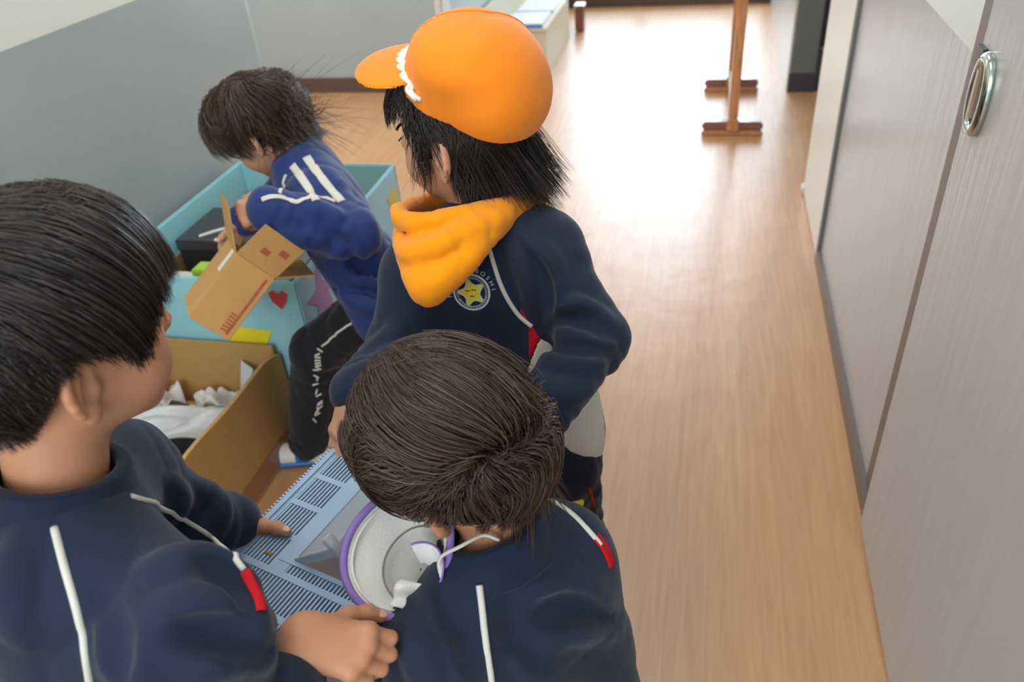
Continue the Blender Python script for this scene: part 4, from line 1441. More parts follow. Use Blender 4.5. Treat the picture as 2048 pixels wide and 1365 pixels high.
# ================================================================== boy in front, seen from above
J = dict(hd=a3(*(-0.2460, 0.6130, 0.8190)), nb=a3(*(-0.1980, 0.5820, 0.7040)), pv=a3(-0.125, 0.50, 0.40), tf=a3(-0.80, 0.60, 0),
         sl=a3(-0.236, 0.480, 0.650), sr=a3(-0.136, 0.620, 0.646), el=a3(-0.275, 0.44, 0.52), er=a3(-0.102, 0.622, 0.500),
         wl=a3(-0.325, 0.555, 0.565), wr=a3(-0.205, 0.735, 0.560), hl=a3(-0.14, 0.45, 0.37), hr=a3(-0.06, 0.55, 0.37),
         kl=a3(-0.19, 0.48, 0.21), kr=a3(-0.10, 0.58, 0.21), al=a3(-0.16, 0.45, 0.05), ar=a3(-0.07, 0.55, 0.05))
A = frame3((-0.88, 0.40, -0.25), up=(-0.05, -0.38, 0.92))
hands = {'r': (J['er'], J['wr'], dict(d=(-0.85, 0.4, 0.1), t=(0, 0.3, 0.95), back=(0.4, 0.9, 0), curl=[(0.4, 0.6, 0.4)] * 4, thumb=[(-0.7, 0.3, 0.5), (-0.9, 0.2, 0.2), (-0.95, 0, 0)])),
         'l': (J['el'], J['wl'], dict(d=(-0.6, 0.7, 0.1), t=(0.2, 0.2, 0.95), back=(-0.8, -0.5, 0), curl=[(0.4, 0.6, 0.4)] * 4, thumb=[(-0.2, 0.7, 0.5), (-0.3, 0.9, 0.2), (-0.3, 0.9, 0)]))}
boyB = person('boy with tousled dark brown hair bending over the cage, mesh hat hung at his neck', (-0.10, 0.50, 0), J, A, 0.98, hands, 'skin_a')
cutB = cutf([(0, 0.0), (35, -0.015), (60, -0.040), (80, -0.030), (95, -0.034), (112, -0.058), (140, -0.074), (180, -0.080)])
hair(J['hd'], A, 0.98, cutB, 'hair_brown', boyB, n=8500, thick=0.019, crown=(-0.087, 0.007, 0.042), seed=23, jit=0.010, grav=0.35, swirl=1.3, lo_cap=0.016, clump=0.66, wild=0.20, ng=260, lump=2.0)
tr = torso_cloth(J)
cl = tr.copy()
sleeves(cl, J, (0.9, 0.9))
folds(cl, [[(-0.2590, 0.5050, 0.6890), (-0.2310, 0.5050, 0.6430), (-0.2220, 0.4900, 0.5830)], [(-0.2780, 0.4820, 0.6640), (-0.2620, 0.4850, 0.6270), (-0.2600, 0.4780, 0.5820)], [(-0.1560, 0.5600, 0.6570), (-0.1150, 0.5850, 0.6420), (-0.0760, 0.6000, 0.5950)],
           [(-0.1550, 0.5330, 0.5840), (-0.1140, 0.5680, 0.5820), (-0.0700, 0.5970, 0.5520)], [(-0.1760, 0.5360, 0.6310), (-0.1600, 0.5250, 0.5740), (-0.1290, 0.5350, 0.5230)]], 0.012, 0.005)
folds(cl, [[(-0.2440, 0.5110, 0.6930), (-0.2200, 0.5100, 0.6470), (-0.2140, 0.4950, 0.5870)], [(-0.1480, 0.5420, 0.6290), (-0.1090, 0.5780, 0.6120), (-0.0700, 0.5990, 0.5730)], [(-0.1790, 0.5380, 0.6710), (-0.1640, 0.5320, 0.6210), (-0.1400, 0.5380, 0.5500)]], 0.008, -0.002, 0.022, 's')
cl.add(wrinkle(0.0060, 31, 0.15, (1, 1, 0.5)), None, 0, 0, 'd')
cl_n = cl.copy(); cl_n.cap(J['nb'] + 0.2 * (J['hd'] - J['nb']), J['hd'], 0.0505, 0.05, op='s', k=0.004)
swB = to_obj('sweatshirt', cl_n.mesh(0.0036), M['navy'], boyB)
collar(J, swB, r=0.0600, hgt=0.042, lift=0.000)
for e_, w_ in (('el', 'wl'), ('er', 'wr')):
    cuff_band('cuff', J, J[e_], J[w_], 0.9, 0.040, M['navy_rib'], swB)
piping('piping', [(-0.1980, 0.5130, 0.7140), (-0.1960, 0.5060, 0.6840), (-0.1940, 0.4970, 0.6360), (-0.1920, 0.4910, 0.5740), (-0.1930, 0.4890, 0.5010)], cl, 0.0038, M['piping'], swB)
piping('piping', [(-0.1420, 0.6090, 0.7560), (-0.1190, 0.6130, 0.7350), (-0.1000, 0.6200, 0.7020), (-0.0850, 0.6260, 0.6700)], cl, 0.0034, M['piping'], swB)
tape('side_panel', [(-0.0890, 0.6230, 0.6850), (-0.0800, 0.6190, 0.6760), (-0.0750, 0.6210, 0.6580), (-0.0720, 0.6290, 0.6330)], cl, 0.014, M['panel_red'], swB)
to_obj('trousers', trousers(J).mesh(0.007), M['black_pants'], boyB)
for a_ in ('al', 'ar'):
    shoe('shoe', J[a_], J['tf'], boyB, patch=False)

# ---- mesh-lined sun hat hanging at his chest (its own thing)
HC = np.array((-0.2910, 0.5310, 0.7350))
hnv = nrm(np.array((0.10, -0.50, 0.86)))
ha = nrm(np.array((0.12, 0.92, 0.45))); ha = nrm(ha - hnv * (ha @ hnv)); hb = np.cross(ha, hnv)
RA, RB = 0.069, 0.055
shh = hb * 0.020 * (1 if hb[0] > 0 else -1) - ha * 0.010
sun = empty('sun_hat', tuple(HC), 'white mesh-lined sun hat with lavender edge hanging upside down at the boy\'s neck', 'hat')
prof = [(1.0, 0.0, 0.0), (0.95, 0.006, 0.05), (0.86, 0.013, 0.15), (0.74, 0.019, 0.4), (0.64, 0.024, 0.7), (0.61, 0.028, 0.9), (0.57, 0.036, 1), (0.48, 0.042, 1), (0.3, 0.046, 1), (0.02, 0.047, 1)]
NA = 56


def hatpt(rf, dep, sh, a, off=0.0):
    w = 1 + 0.025 * math.sin(3 * a + 0.6) * rf
    return HC + ha * (RA * rf + off) * w * math.cos(a) + hb * (RB * rf + off) * w * math.sin(a) - hnv * (dep + off * 0.5) + shh * sh + hnv * 0.006 * math.sin(2 * a) * rf


def hatsurf(off):
    V = [hatpt(rf, dp_, s_, 2 * math.pi * i / NA, off) for rf, dp_, s_ in prof for i in range(NA)]
    F = [(j * NA + i, j * NA + (i + 1) % NA, (j + 1) * NA + (i + 1) % NA, (j + 1) * NA + i) for j in range(len(prof) - 1) for i in range(NA)]
    return V, F


V, F = hatsurf(0.0); keep(meshobj('mesh_lining', V, F, M['mesh_white'], smooth=True), sun)
V, F = hatsurf(0.004); keep(meshobj('outer_cloth', V, [q[::-1] for q in F], M['violet'], smooth=True), sun)
rim = [hatpt(1.0, 0, 0, 2 * math.pi * i / NA, 0.002) for i in range(NA)]
b = MB(); b.tube(rim, 0.0045, 8, True); keep(b.build('edge_binding', M['lavender'], smooth=True), sun)
b = MB(); b.tube([hatpt(0.93, 0.0058, 0.06, 2 * math.pi * i / NA, -0.0015) for i in range(NA)], 0.0016, 6, True); keep(b.build('stitched_band', M['mesh_white'], smooth=True), sun)
b = MB(); b.tube([hatpt(0.625, 0.026, 0.8, 2 * math.pi * i / NA, -0.001) for i in range(NA)], 0.0011, 6, True); keep(b.build('crown_seam', mat('grey_seam', (150, 146, 138), 0.8), smooth=True), sun)
# crumpled cloth inside the crown, with bound edge
g = 16
sx = hb if hb[0] > 0 else -hb
F0_ = HC + shh * 0.8 + sx * 0.006 - hnv * 0.014
V, F = [], []
for i in range(g):
    for j in range(g):
        u, v = i / (g - 1), j / (g - 1)
        a = -0.7 + 2.6 * u
        rr_ = 0.026 * (0.35 + 0.65 * v)
        V.append(F0_ + sx * (0.008 + rr_ * math.sin(a)) + ha * rr_ * math.cos(a) * 1.15 - ha * 0.008 + hnv * (0.030 * v - 0.010 + 0.004 * math.sin(7 * u + 3 * v)))
F = [(i * g + j, (i + 1) * g + j, (i + 1) * g + j + 1, i * g + j + 1) for i in range(g - 1) for j in range(g - 1)]
o = keep(meshobj('folded_flap', V, F, M['mesh_white'], smooth=True), sun)
o.modifiers.new('t', 'SOLIDIFY').thickness = 0.001
b = MB(); b.tube([V[i * g + g - 1] for i in range(g)], 0.0013, 6); keep(b.build('flap_binding', M['lavender'], smooth=True), sun)
V = []
for i in range(g):
    for j in range(g):
        u, v = i / (g - 1), j / (g - 1)
        V.append(F0_ - ha * (0.020 + 0.030 * u) + sx * (-0.012 + 0.042 * v) + hnv * (0.004 + 0.012 * abs(math.sin(4.2 * u + 2.4 * v)) + 0.006 * math.sin(6 * v + 1)))
o = keep(meshobj('folded_flap', V, F, M['mesh_white'], smooth=True), sun)
o.modifiers.new('t', 'SOLIDIFY').thickness = 0.001
# elastic cord round the neck and a loose loop
right = hatpt(1.0, 0, 0, math.atan2((sx @ hb) * 0.9, -0.25), 0.002)
b = MB()
cordp = spline([right, np.array((-0.2420, 0.5240, 0.7360)), np.array((-0.2190, 0.5300, 0.7530)), np.array((-0.1990, 0.5480, 0.7530)), J['nb'] + a3(0.015, -0.030, 0.040)], 40)
b.tube(cordp, 0.0022, 6); keep(b.build('elastic_cord', M['cord'], smooth=True), sun)
low = hatpt(1.0, 0, 0, math.atan2((sx @ hb) * 0.35, -0.95), 0.002)
b = MB(); b.tube(spline([low, np.array((-0.2840, 0.4870, 0.6920)), np.array((-0.2890, 0.4710, 0.6890)), np.array((-0.2840, 0.4670, 0.6810)), np.array((-0.2830, 0.4780, 0.6610))], 26), 0.0018, 6); keep(b.build('elastic_loop', M['cord'], smooth=True), sun)
b = MB(); b.tube([right + sx * 0.001, right + sx * 0.010 + ha * 0.008], 0.0035, 6); keep(b.build('cord_toggle', M['black_plastic'], smooth=True), sun)

# ================================================================== child with the orange hat
J = dict(hd=a3(*(-0.3510, 1.0930, 1.0020)), nb=a3(*(-0.3310, 1.0680, 0.8710)), pv=a3(-0.255, 0.995, 0.495), tf=a3(-0.72, -0.70, 0),
         sl=a3(*(-0.2200, 1.0430, 0.8300)), sr=a3(-0.415, 1.02, 0.790), el=a3(*(-0.1320, 0.9580, 0.7290)), er=a3(-0.442, 0.935, 0.695),
         wl=a3(-0.215, 0.800, 0.672), wr=a3(*(-0.4530, 0.8020, 0.7130)), hl=a3(-0.195, 0.965, 0.46), hr=a3(-0.27, 1.05, 0.46),
         kl=a3(-0.19, 0.99, 0.25), kr=a3(-0.29, 1.06, 0.25), al=a3(-0.18, 1.02, 0.05), ar=a3(-0.28, 1.10, 0.05))
A = frame3((-0.97, 0.20, -0.12))
hands = {'r': (J['er'], J['wr'], dict(d=(-0.10, -0.72, -0.62), t=(0.92, -0.1, 0.2), back=(-0.4, -0.5, 0.75), s=0.95, curl=[(0.3, 0.7, 0.5)] * 4,
                                      thumb=[(0.5, -0.7, -0.3), (0.3, -0.85, -0.4), (0.1, -0.9, -0.4)])),
         'l': (J['el'], J['wl'], dict(d=(-0.5, -0.75, -0.2), t=(-0.7, 0.4, 0.5), back=(0.1, -0.2, 1), s=0.95, curl=[(0.5, 0.9, 0.6)] * 4,
                                      thumb=[(-0.8, -0.3, 0.2), (-0.9, -0.4, 0), (-0.9, -0.4, -0.1)]))}
kidC = person('child in an orange peaked cap and navy sweatshirt with red and white side panels', (-0.17, 1.03, 0), J, A, 1.0, hands, 'skin_b')
cutC = cutf([(0, 0.034), (44, 0.034), (62, 0.045), (68, 0.01), (74, -0.04), (79, -0.066), (83, -0.03), (87, 0.012), (98, 0.010), (104, -0.06), (114, -0.108), (140, -0.118), (180, -0.120)])
hair(J['hd'], A, 1.0, cutC, 'hair_black', kidC, n=5600, thick=0.011, crown=(-0.03, 0, 0.09), seed=37, jit=0.012, grav=0.9, swirl=0.3, lo_cap=0.014, clump=0.7, flick=0.45, wild=0.05, zlow=0.0, push=(-0.14, 0, 0), ng=500)
tr = torso_cloth(J, hem=-0.005)
cl = tr.copy()
sleeves(cl, J, (0.92, 0.90), rr=(0.050, 0.046, 0.038))
folds(cl, [[(-0.1840, 0.9590, 0.7860), (-0.1480, 0.9650, 0.7800), (-0.1100, 0.9580, 0.7570)], [(-0.1900, 0.9240, 0.7570), (-0.1510, 0.9340, 0.7570), (-0.1050, 0.9340, 0.7390)], [(-0.1910, 0.8860, 0.7400), (-0.1580, 0.8980, 0.7250), (-0.1170, 0.9190, 0.7220)], [(-0.1990, 0.8480, 0.7240), (-0.1690, 0.8560, 0.7070), (-0.1310, 0.8870, 0.7000)],
           [(-0.2430, 1.0050, 0.8730), (-0.2000, 0.9840, 0.8450), (-0.1760, 0.9600, 0.8030)], [(-0.2570, 0.9840, 0.8670), (-0.2240, 0.9530, 0.8290), (-0.2110, 0.9270, 0.7870)], [(-0.4080, 0.8970, 0.7850), (-0.4160, 0.8700, 0.7680), (-0.4430, 0.8560, 0.7580)], [(-0.4090, 0.8670, 0.7610), (-0.4240, 0.8390, 0.7450), (-0.4510, 0.8270, 0.7380)]], 0.010, 0.005)
folds(cl, [[(-0.1880, 0.9370, 0.7740), (-0.1490, 0.9450, 0.7710), (-0.1130, 0.9410, 0.7520)], [(-0.1960, 0.8950, 0.7540), (-0.1620, 0.9090, 0.7430), (-0.1220, 0.9240, 0.7310)], [(-0.2280, 0.9820, 0.8530), (-0.2070, 0.9570, 0.8280), (-0.1970, 0.9340, 0.7920)]], 0.007, -0.0015, 0.018, 's')
wf = wrinkle(0.0036, 41, 0.10)
cl.add(wf, None, 0, 0, 'd')
swC = to_obj('sweatshirt', cl.mesh(0.0036), M['navy'], kidC)
for e_, w_, cu in (('el', 'wl', 0.92), ('er', 'wr', 0.90)):
    cuff_band('cuff', J, J[e_], J[w_], cu, 0.040, M['navy_rib'], swC)
tw = tr.copy(); tw.add(wf, None, 0, 0, 'd')
nC = np.array((-0.45, -0.80, 0.25))


def panel(name, pts, m, grow, lo_, hi_, par, src, n=nC, dep=0.14):
    pn = Sdf(); pn.add(lambda p: src.at(p) - grow, (np.asarray(lo_) + hi_) / 2, 1.0, 0, 'u')
    pn.add(polyprism(pts, n, dep), None, 0, 0, 'i')
    vf = pn.mesh(0.0026, lo_, hi_)
    return to_obj(name, vf, m, par)


lo_, hi_ = a3(-0.38, 0.80, 0.36), a3(-0.02, 1.12, 0.82)
panel('side_panel', [(-0.2600, 0.9420, 0.8090), (-0.2420, 0.9220, 0.7930), (-0.2300, 0.9140, 0.7760), (-0.2530, 0.8930, 0.7560), (-0.2690, 0.8770, 0.7390), (-0.2870, 0.8650, 0.7110), (-0.2790, 0.8870, 0.7580), (-0.2750, 0.9180, 0.7810)], M['panel_red'], 0.0018, lo_, hi_, swC, tw)
panel('side_panel', [(-0.2440, 0.9330, 0.7910), (-0.2160, 0.9480, 0.7650), (-0.1910, 0.9440, 0.7160), (-0.1040, 0.9610, 0.6360), (-0.1070, 0.9560, 0.5590), (-0.1100, 0.9150, 0.4320), (-0.3080, 0.8480, 0.4480), (-0.2930, 0.8550, 0.7000), (-0.2690, 0.8770, 0.7390), (-0.2530, 0.8930, 0.7560), (-0.2300, 0.9140, 0.7760)], M['panel_white'], 0.0016, lo_, hi_, swC, tw)
piping('piping', [(-0.2910, 0.9780, 0.8890), (-0.2760, 0.9500, 0.8610), (-0.2590, 0.9290, 0.8250), (-0.2400, 0.9290, 0.7840), (-0.2240, 0.9480, 0.7510)], cl, 0.0036, M['piping'], swC)
b = MB(); tg = tw.project([(-0.1680, 0.9200, 0.6030), (-0.1650, 0.9140, 0.5930)], 0.001); b.tube(tg, 0.004, 6); keep(b.build('size_tag', M['tag_orange']), swC)
sm = tw.project(spline([(-0.1720, 0.9150, 0.5970), (-0.1650, 0.9070, 0.5840), (-0.1600, 0.9080, 0.5470)], 12), 0.0008); b = MB(); b.tube(sm, 0.0010, 6); keep(b.build('side_seam', M['panel_white'], smooth=True), swC)
trC = to_obj('trousers', trousers(J).mesh(0.005), M['navy_pants'], kidC)
tc_ = trousers(J)
q = tc_.drop([(-0.1820, 0.9860, 0.3470), (-0.1670, 0.9920, 0.3500), (-0.1780, 0.9780, 0.3350)], np.array((-0.1780, 0.9870, 0.3470)) - a3(0, 0, 1.4), 0.001)
b = MB(); b.tube(spline(q[[1, 0, 2]], 9), 0.0065, 8); keep(b.build('yellow_mark', M['logo_yellow'], smooth=True), trC)
q = tc_.drop(spline([(-0.1550, 1.0080, 0.3680), (-0.1480, 0.9980, 0.3520), (-0.1440, 0.9930, 0.3430)], 7), np.array((-0.1490, 0.9980, 0.3520)) - a3(0, 0, 1.4), 0.0008)
b = MB(); b.tube(q, 0.0020, 6); keep(b.build('pocket_trim', M['panel_red'], smooth=True), trC)
for a_ in ('al', 'ar'):
    shoe('shoe', J[a_], J['tf'], kidC, patch=False)

# emblem on the chest
ec = tw.drop([(-0.3010, 0.9170, 0.8250)], np.array((-0.3010, 0.9170, 0.8250)) - a3(0, 0, 1.4))[0]
en = tw.grad(ec[None])[0]
eu = nrm(J['nb'] - J['pv']); eu = nrm(eu - en * (eu @ en)); er_ = np.cross(eu, en)
eu, er_ = rot(eu, en, 0.0), rot(er_, en, 0.0)


def stamp(name, pts2, F, m, off, parent=swC):
    Pw = np.array([ec + er_ * x + eu * y + en * 0.01 for x, y in pts2])
    for _ in range(14):
        Pw -= en * (cl.at(Pw) - off)[:, None] * 0.9
    return keep(meshobj(name, Pw, F, m), parent)


def ring2(r0, r1, n=64, x0=0, y0=0):
    Pp = [(x0 + r * math.cos(2 * math.pi * i / n), y0 + r * math.sin(2 * math.pi * i / n)) for r in (r0, r1) for i in range(n)]
    return Pp, [(i, (i + 1) % n, n + (i + 1) % n, n + i) for i in range(n)]


def blob(fn, nr=7, n=80):
    Pp = [(0, 0)] + [(fn(2 * math.pi * i / n) * (j / nr) * math.cos(2 * math.pi * i / n), fn(2 * math.pi * i / n) * (j / nr) * math.sin(2 * math.pi * i / n)) for j in range(1, nr + 1) for i in range(n)]
    F = [(0, 1 + i, 1 + (i + 1) % n) for i in range(n)]
    for j in range(nr - 1):
        a, c = 1 + j * n, 1 + (j + 1) * n
        F += [(a + i, c + i, c + (i + 1) % n, a + (i + 1) % n) for i in range(n)]
    return Pp, F


star = lambda s_: (lambda a: s_ * (0.0150 + 0.0036 * math.cos(5 * (a - math.pi / 2 - 0.12)) + 0.0008 * math.cos(10 * (a - math.pi / 2 - 0.12))))
emb = stamp('emblem_ring', *ring2(0.0252, 0.0282), M['logo_white'], 0.0008)
stamp('emblem_ring_inner', *ring2(0.0205, 0.0238), mat('grey_print', (120, 126, 138), 0.7), 0.0007)
stamp('emblem_star_outline', *blob(star(1.12)), M['logo_white'], 0.0011)
stamp('emblem_star', *blob(star(0.95)), M['logo_yellow'], 0.0015)


def glyphs(text):
    out = []
    for ch in text:
        if ch == ' ':
            out.append(None); continue
        cu = bpy.data.curves.new('glyph', 'FONT'); cu.body = ch; cu.size = 1.0; cu.align_x = 'CENTER'; cu.resolution_u = 3
        ob = bpy.data.objects.new('glyph', cu); C.objects.link(ob)
        dg = bpy.context.evaluated_depsgraph_get()
        me = bpy.data.meshes.new_from_object(ob.evaluated_get(dg))
        out.append(([(v.co.x, v.co.y) for v in me.vertices], [tuple(p.vertices) for p in me.polygons]))
        bpy.data.objects.remove(ob); bpy.data.curves.remove(cu); bpy.data.meshes.remove(me)
    return out


def arc_text(text, r, a0, a1, size, flip, name, m):
    Vv, Ff = [], []
    G = glyphs(text)
    for i, gl in enumerate(G):
        if gl is None: continue
        a = a0 + (a1 - a0) * i / (len(G) - 1)
        up_ = (math.cos(a), math.sin(a)) if not flip else (-math.cos(a), -math.sin(a))
        rt = (up_[1], -up_[0])
        k = len(Vv)
        for x, y in gl[0]:
            x, y = x * size * 1.15, y * size
            Vv.append((r * math.cos(a) + rt[0] * x + up_[0] * y, r * math.sin(a) + rt[1] * x + up_[1] * y))
        Ff += [tuple(v + k for v in f) for f in gl[1]]
    return stamp(name, Vv, Ff, m, 0.0010)


D2 = math.pi / 180
arc_text('MINAMI BOSHI', 0.0308, 178 * D2, 0 * D2, 0.0088, False, 'emblem_lettering', M['logo_white'])
arc_text('Kindergarten', 0.0240, 205 * D2, 335 * D2, 0.0062, True, 'emblem_script', M['logo_white'])
for xa in (-0.0055, 0.0045):
    stamp('emblem_eye', [(xa - 0.004, 0.0035), (xa + 0.004, 0.0022), (xa + 0.004, 0.0036), (xa - 0.004, 0.0049)], [(0, 1, 2, 3)], M['logo_ink'], 0.0019)
stamp('emblem_mouth', [(-0.003, -0.0055), (0.004, -0.0065), (0.0035, -0.0048), (-0.0028, -0.0040)], [(0, 1, 2, 3)], M['logo_ink'], 0.0019)
for xa, ya in ((-0.0085, -0.0005), (0.0065, -0.0025)):
    Pp, Fp = blob(lambda a: 0.0016, 2, 14)
    stamp('emblem_cheek', [(x + xa, y + ya) for x, y in Pp], Fp, M['logo_pink'], 0.0019)

# ---- orange cowl round the neck: soft rolls draped to the chest
cw = Sdf()
def chain(pts, rs, k):
    Q = spline(pts, 16)
    R_ = np.interp(np.linspace(0, 1, 16), np.linspace(0, 1, len(rs)), rs)
    for i in range(15):
        cw.cap(Q[i], Q[i + 1], R_[i], R_[i + 1], k=k)
chain([(-0.3350, 1.1970, 0.8590), (-0.2570, 1.1550, 0.8770), (-0.2460, 1.0810, 0.8930), (-0.2860, 1.0100, 0.9050), (-0.3380, 0.9600, 0.9170), (-0.3920, 0.9450, 0.9170), (-0.4250, 1.0030, 0.9040), (-0.4200, 1.0860, 0.8780), (-0.3840, 1.1710, 0.8600), (-0.3350, 1.1970, 0.8590)], [0.017, 0.020, 0.020, 0.018, 0.015, 0.012, 0.012, 0.013, 0.015, 0.017], 0.005)
chain([(-0.2470, 1.1210, 0.8780), (-0.2760, 1.0130, 0.8980), (-0.3130, 0.9410, 0.8990), (-0.3570, 0.9050, 0.8910), (-0.3940, 0.9230, 0.8860), (-0.4230, 0.9860, 0.8800)], [0.018, 0.022, 0.022, 0.018, 0.012, 0.010], 0.005)
chain([(-0.2780, 1.0190, 0.8890), (-0.2970, 0.9440, 0.8870), (-0.3220, 0.8980, 0.8680), (-0.3470, 0.8770, 0.8570), (-0.3770, 0.8990, 0.8640), (-0.4030, 0.9370, 0.8740)], [0.018, 0.020, 0.020, 0.020, 0.014, 0.010], 0.005)
chain([(-0.3660, 0.9550, 0.8860), (-0.3540, 0.9060, 0.8650), (-0.3480, 0.8750, 0.8460)], [0.022, 0.022, 0.014], 0.014)
chain([(-0.3180, 0.9970, 0.8900), (-0.3310, 0.9280, 0.8700), (-0.3430, 0.8920, 0.8580)], [0.022, 0.022, 0.018], 0.014)
cw.cap(J['nb'] + a3(0, 0, 0.03), J['hd'], 0.047, 0.044, op='s', k=0.008)
cw.add(wrinkle(0.0022, 51, 0.05, (1, 1, 1)), None, 0, 0, 'd')
scarf = to_obj('neck_warmer', cw.mesh(0.0034), M['scarf'], None)
tag(scarf, 'orange ribbed neck warmer draped over the shoulders of the child in the cap', 'scarf')

# ---- orange cap
H = J['hd']
Lc = lambda x, y, z: H + np.array((x, y, z)) @ A
ht = Sdf()
pa = math.radians(-20)
AT = np.array([rot(A[0], A[1], pa), A[1], rot(A[2], A[1], pa)])
if AT[0] @ A[2] < 0: AT = np.array([rot(A[0], A[1], -pa), A[1], rot(A[2], A[1], -pa)])
ht.ell(Lc(-0.030, 0, 0.052), (0.086, 0.092, 0.066), AT)
ht.ell(Lc(-0.052, 0, 0.092), (0.088, 0.102, 0.060), AT, k=0.02)
ht.ell(Lc(-0.092, 0, 0.036), (0.058, 0.088, 0.060), AT, k=0.03)
def pl(p):
    q = (p - H) @ A.T
    return (0.054 + 0.52 * q[:, 0] - q[:, 2]) * 0.9
ht.add(pl, None, 0, 0, 'i')
ht.ell(Lc(-0.008, 0, 0.020), (0.100, 0.0885, 0.088), A, k=0.004, op='s')
ht.add(wrinkle(0.0034, 61, 0.13, (1, 1, 1)), None, 0, 0, 'd')
cap_o = empty('cap', tuple(H + a3(0, 0, 0.06)), 'orange cotton cap with white zigzag trim worn on the child\'s head', 'hat')
keep(to_obj('crown', ht.mesh(0.0030), M['hat']), cap_o)
br = Sdf()
bf = rot(A[0], A[1], math.radians(-2)); 
BA = frame3(A[0] * math.cos(0.30) + A[2] * math.sin(0.30), A[2])
br.ell(Lc(0.044, 0, 0.072), (0.092, 0.108, 0.038), BA)
br.ell(Lc(0.040, 0, 0.052), (0.112, 0.124, 0.052), BA, op='s', k=0.004)
br.add(lambda p: (0.000 - ((p - H) @ A.T)[:, 0]) , None, 0, 0, 'i')
keep(to_obj('peak', br.mesh(0.0020), M['hat']), cap_o)
un = ht.copy()
for f_ in br.p[:1]: un.p.append(f_)
zz = []
for i in range(25):
    y = -0.092 + 0.184 * i / 24
    x = 0.050 - 0.052 * (y / 0.092) ** 2 + (0.0045 if i % 2 else -0.0045)
    zz.append(Lc(x, y, 0.108 - 0.040 * (y / 0.092) ** 2))
for sgn in (1, -1):
    q = [p + A[0] * (0.004 if sgn > 0 else -0.002) for p in zz]
    q = un.project(spline(q, 96), 0.001)
    b = MB(); b.tube(q, 0.0034, 6); keep(b.build('zigzag_trim', M['rickrack'], smooth=True), cap_o)
for pts in ([(-0.3520, 1.0780, 1.1400), (-0.3190, 1.0900, 1.1450), (-0.2810, 1.1190, 1.1360), (-0.2600, 1.1460, 1.1130)], [(-0.2560, 1.1450, 1.1100), (-0.2360, 1.1600, 1.0700), (-0.2220, 1.1540, 1.0210)], [(-0.3550, 1.0740, 1.1360), (-0.3690, 1.0450, 1.1180), (-0.3740, 1.0280, 1.0960)]):
    q = ht.project(spline(pts, 20), 0.0); b = MB(); b.tube(q, 0.0020, 6); keep(b.build('cap_seam', M['hat'], smooth=True), cap_o)
sd2 = ht.copy()

# ================================================================== girl in the blue jacket bending into the box
J = dict(hd=a3(*(-0.9730, 1.5890, 0.8240)), nb=a3(*(-0.8740, 1.5360, 0.7470)), pv=a3(*(-0.6870, 1.4370, 0.4670)), tf=a3(-0.75, 0.1, -0.55),
         sl=a3(*(-0.7920, 1.4530, 0.7230)), sr=a3(-0.95, 1.68, 0.76), el=a3(*(-0.6810, 1.3570, 0.6690)), er=a3(-1.02, 1.72, 0.60),
         wl=a3(*(-0.8470, 1.3190, 0.7490)), wr=a3(-1.08, 1.58, 0.58), hl=a3(*(-0.6860, 1.4020, 0.4690)), hr=a3(-0.70, 1.54, 0.44),
         kl=a3(-0.855, 1.385, 0.345), kr=a3(-0.80, 1.56, 0.30), al=a3(-0.935, 1.375, 0.06), ar=a3(-0.76, 1.54, 0.05))
A = frame3((-0.80, 0.02, -0.50))
hands = {'l': (J['el'], J['wl'], dict(d=(-0.88, 0.05, -0.30), t=(-0.25, 0.55, 0.75), back=(0.0, -0.55, 0.8), s=0.98, curl=[(0.5, 0.9, 0.6), (0.6, 1.0, 0.6), (0.65, 1.0, 0.7), (0.7, 1.0, 0.7)],
                                      thumb=[(-0.7, 0.6, 0.1), (-0.8, 0.3, -0.4), (-0.6, 0.1, -0.7)])),
         'r': (J['er'], J['wr'], dict(d=(-0.5, -0.5, -0.6), t=(-0.3, -0.6, 0.6), back=(-0.5, 0.5, 0.3), s=0.95, curl=[(0.4, 0.7, 0.5)] * 4, thumb=[(-0.3, -0.9, 0), (-0.3, -0.9, -0.3), (-0.3, -0.8, -0.4)]))}
girlD = person('girl with messy dark hair and a blue track jacket leaning over the blue box', (-0.78, 1.47, 0), J, A, 1.02, hands, 'skin_b', 0.0032, 0.0026)
cutD = cutf([(0, 0.03), (30, 0.015), (48, -0.02), (60, -0.04), (70, -0.02), (78, 0.006), (92, 0.010), (102, -0.03), (120, -0.065), (150, -0.085), (180, -0.095)])
hair(J['hd'], A, 1.02, cutD, 'hair_brown', girlD, n=5200, thick=0.020, crown=(-0.06, 0.0, 0.070), seed=53, jit=0.022, grav=0.6, swirl=0.6, lo_cap=0.018, clump=0.75, wild=0.22, lump=1.8, ng=150, r0=0.0007, flick=0.25)
# loose wisps lifted off the nape
r = np.random.default_rng(5)
nW = 520
az = r.uniform(1.5, 4.2, nW); zz_ = r.uniform(-0.06, 0.05, nW)
st0 = np.stack([C0[0] + CR[0] * np.cos(az) * 0.95, CR[1] * np.sin(az) * 0.95, zz_], 1)
dirn = np.stack([-0.8 + 0.5 * r.normal(size=nW), 0.5 * r.normal(size=nW), -0.5 + 0.5 * r.normal(size=nW)], 1)
ln = r.uniform(0.03, 0.085, nW)[:, None, None]
tt = np.linspace(0, 1, 9)[None, :, None]
cv = r.normal(size=(nW, 1, 3)) * 0.5
X = st0[:, None] + dirn[:, None] * ln * tt + cv * ln * tt * tt + np.array((0, 0, -0.02)) * tt ** 2
X = X + 0.004 * np.sin(tt * 7 + az[:, None, None]) * cv
to_obj('hair_wisps', strands(J['hd'] + 1.02 * (X @ A), 0.0005 * np.array([1, 1, 1, 1, .9, .8, .6, .4, .2])), M['hair_brown'], girlD)
tr = torso_cloth(J)
cl = tr.copy()
sleeves(cl, J, (0.93, 0.9), rr=(0.050, 0.045, 0.042))
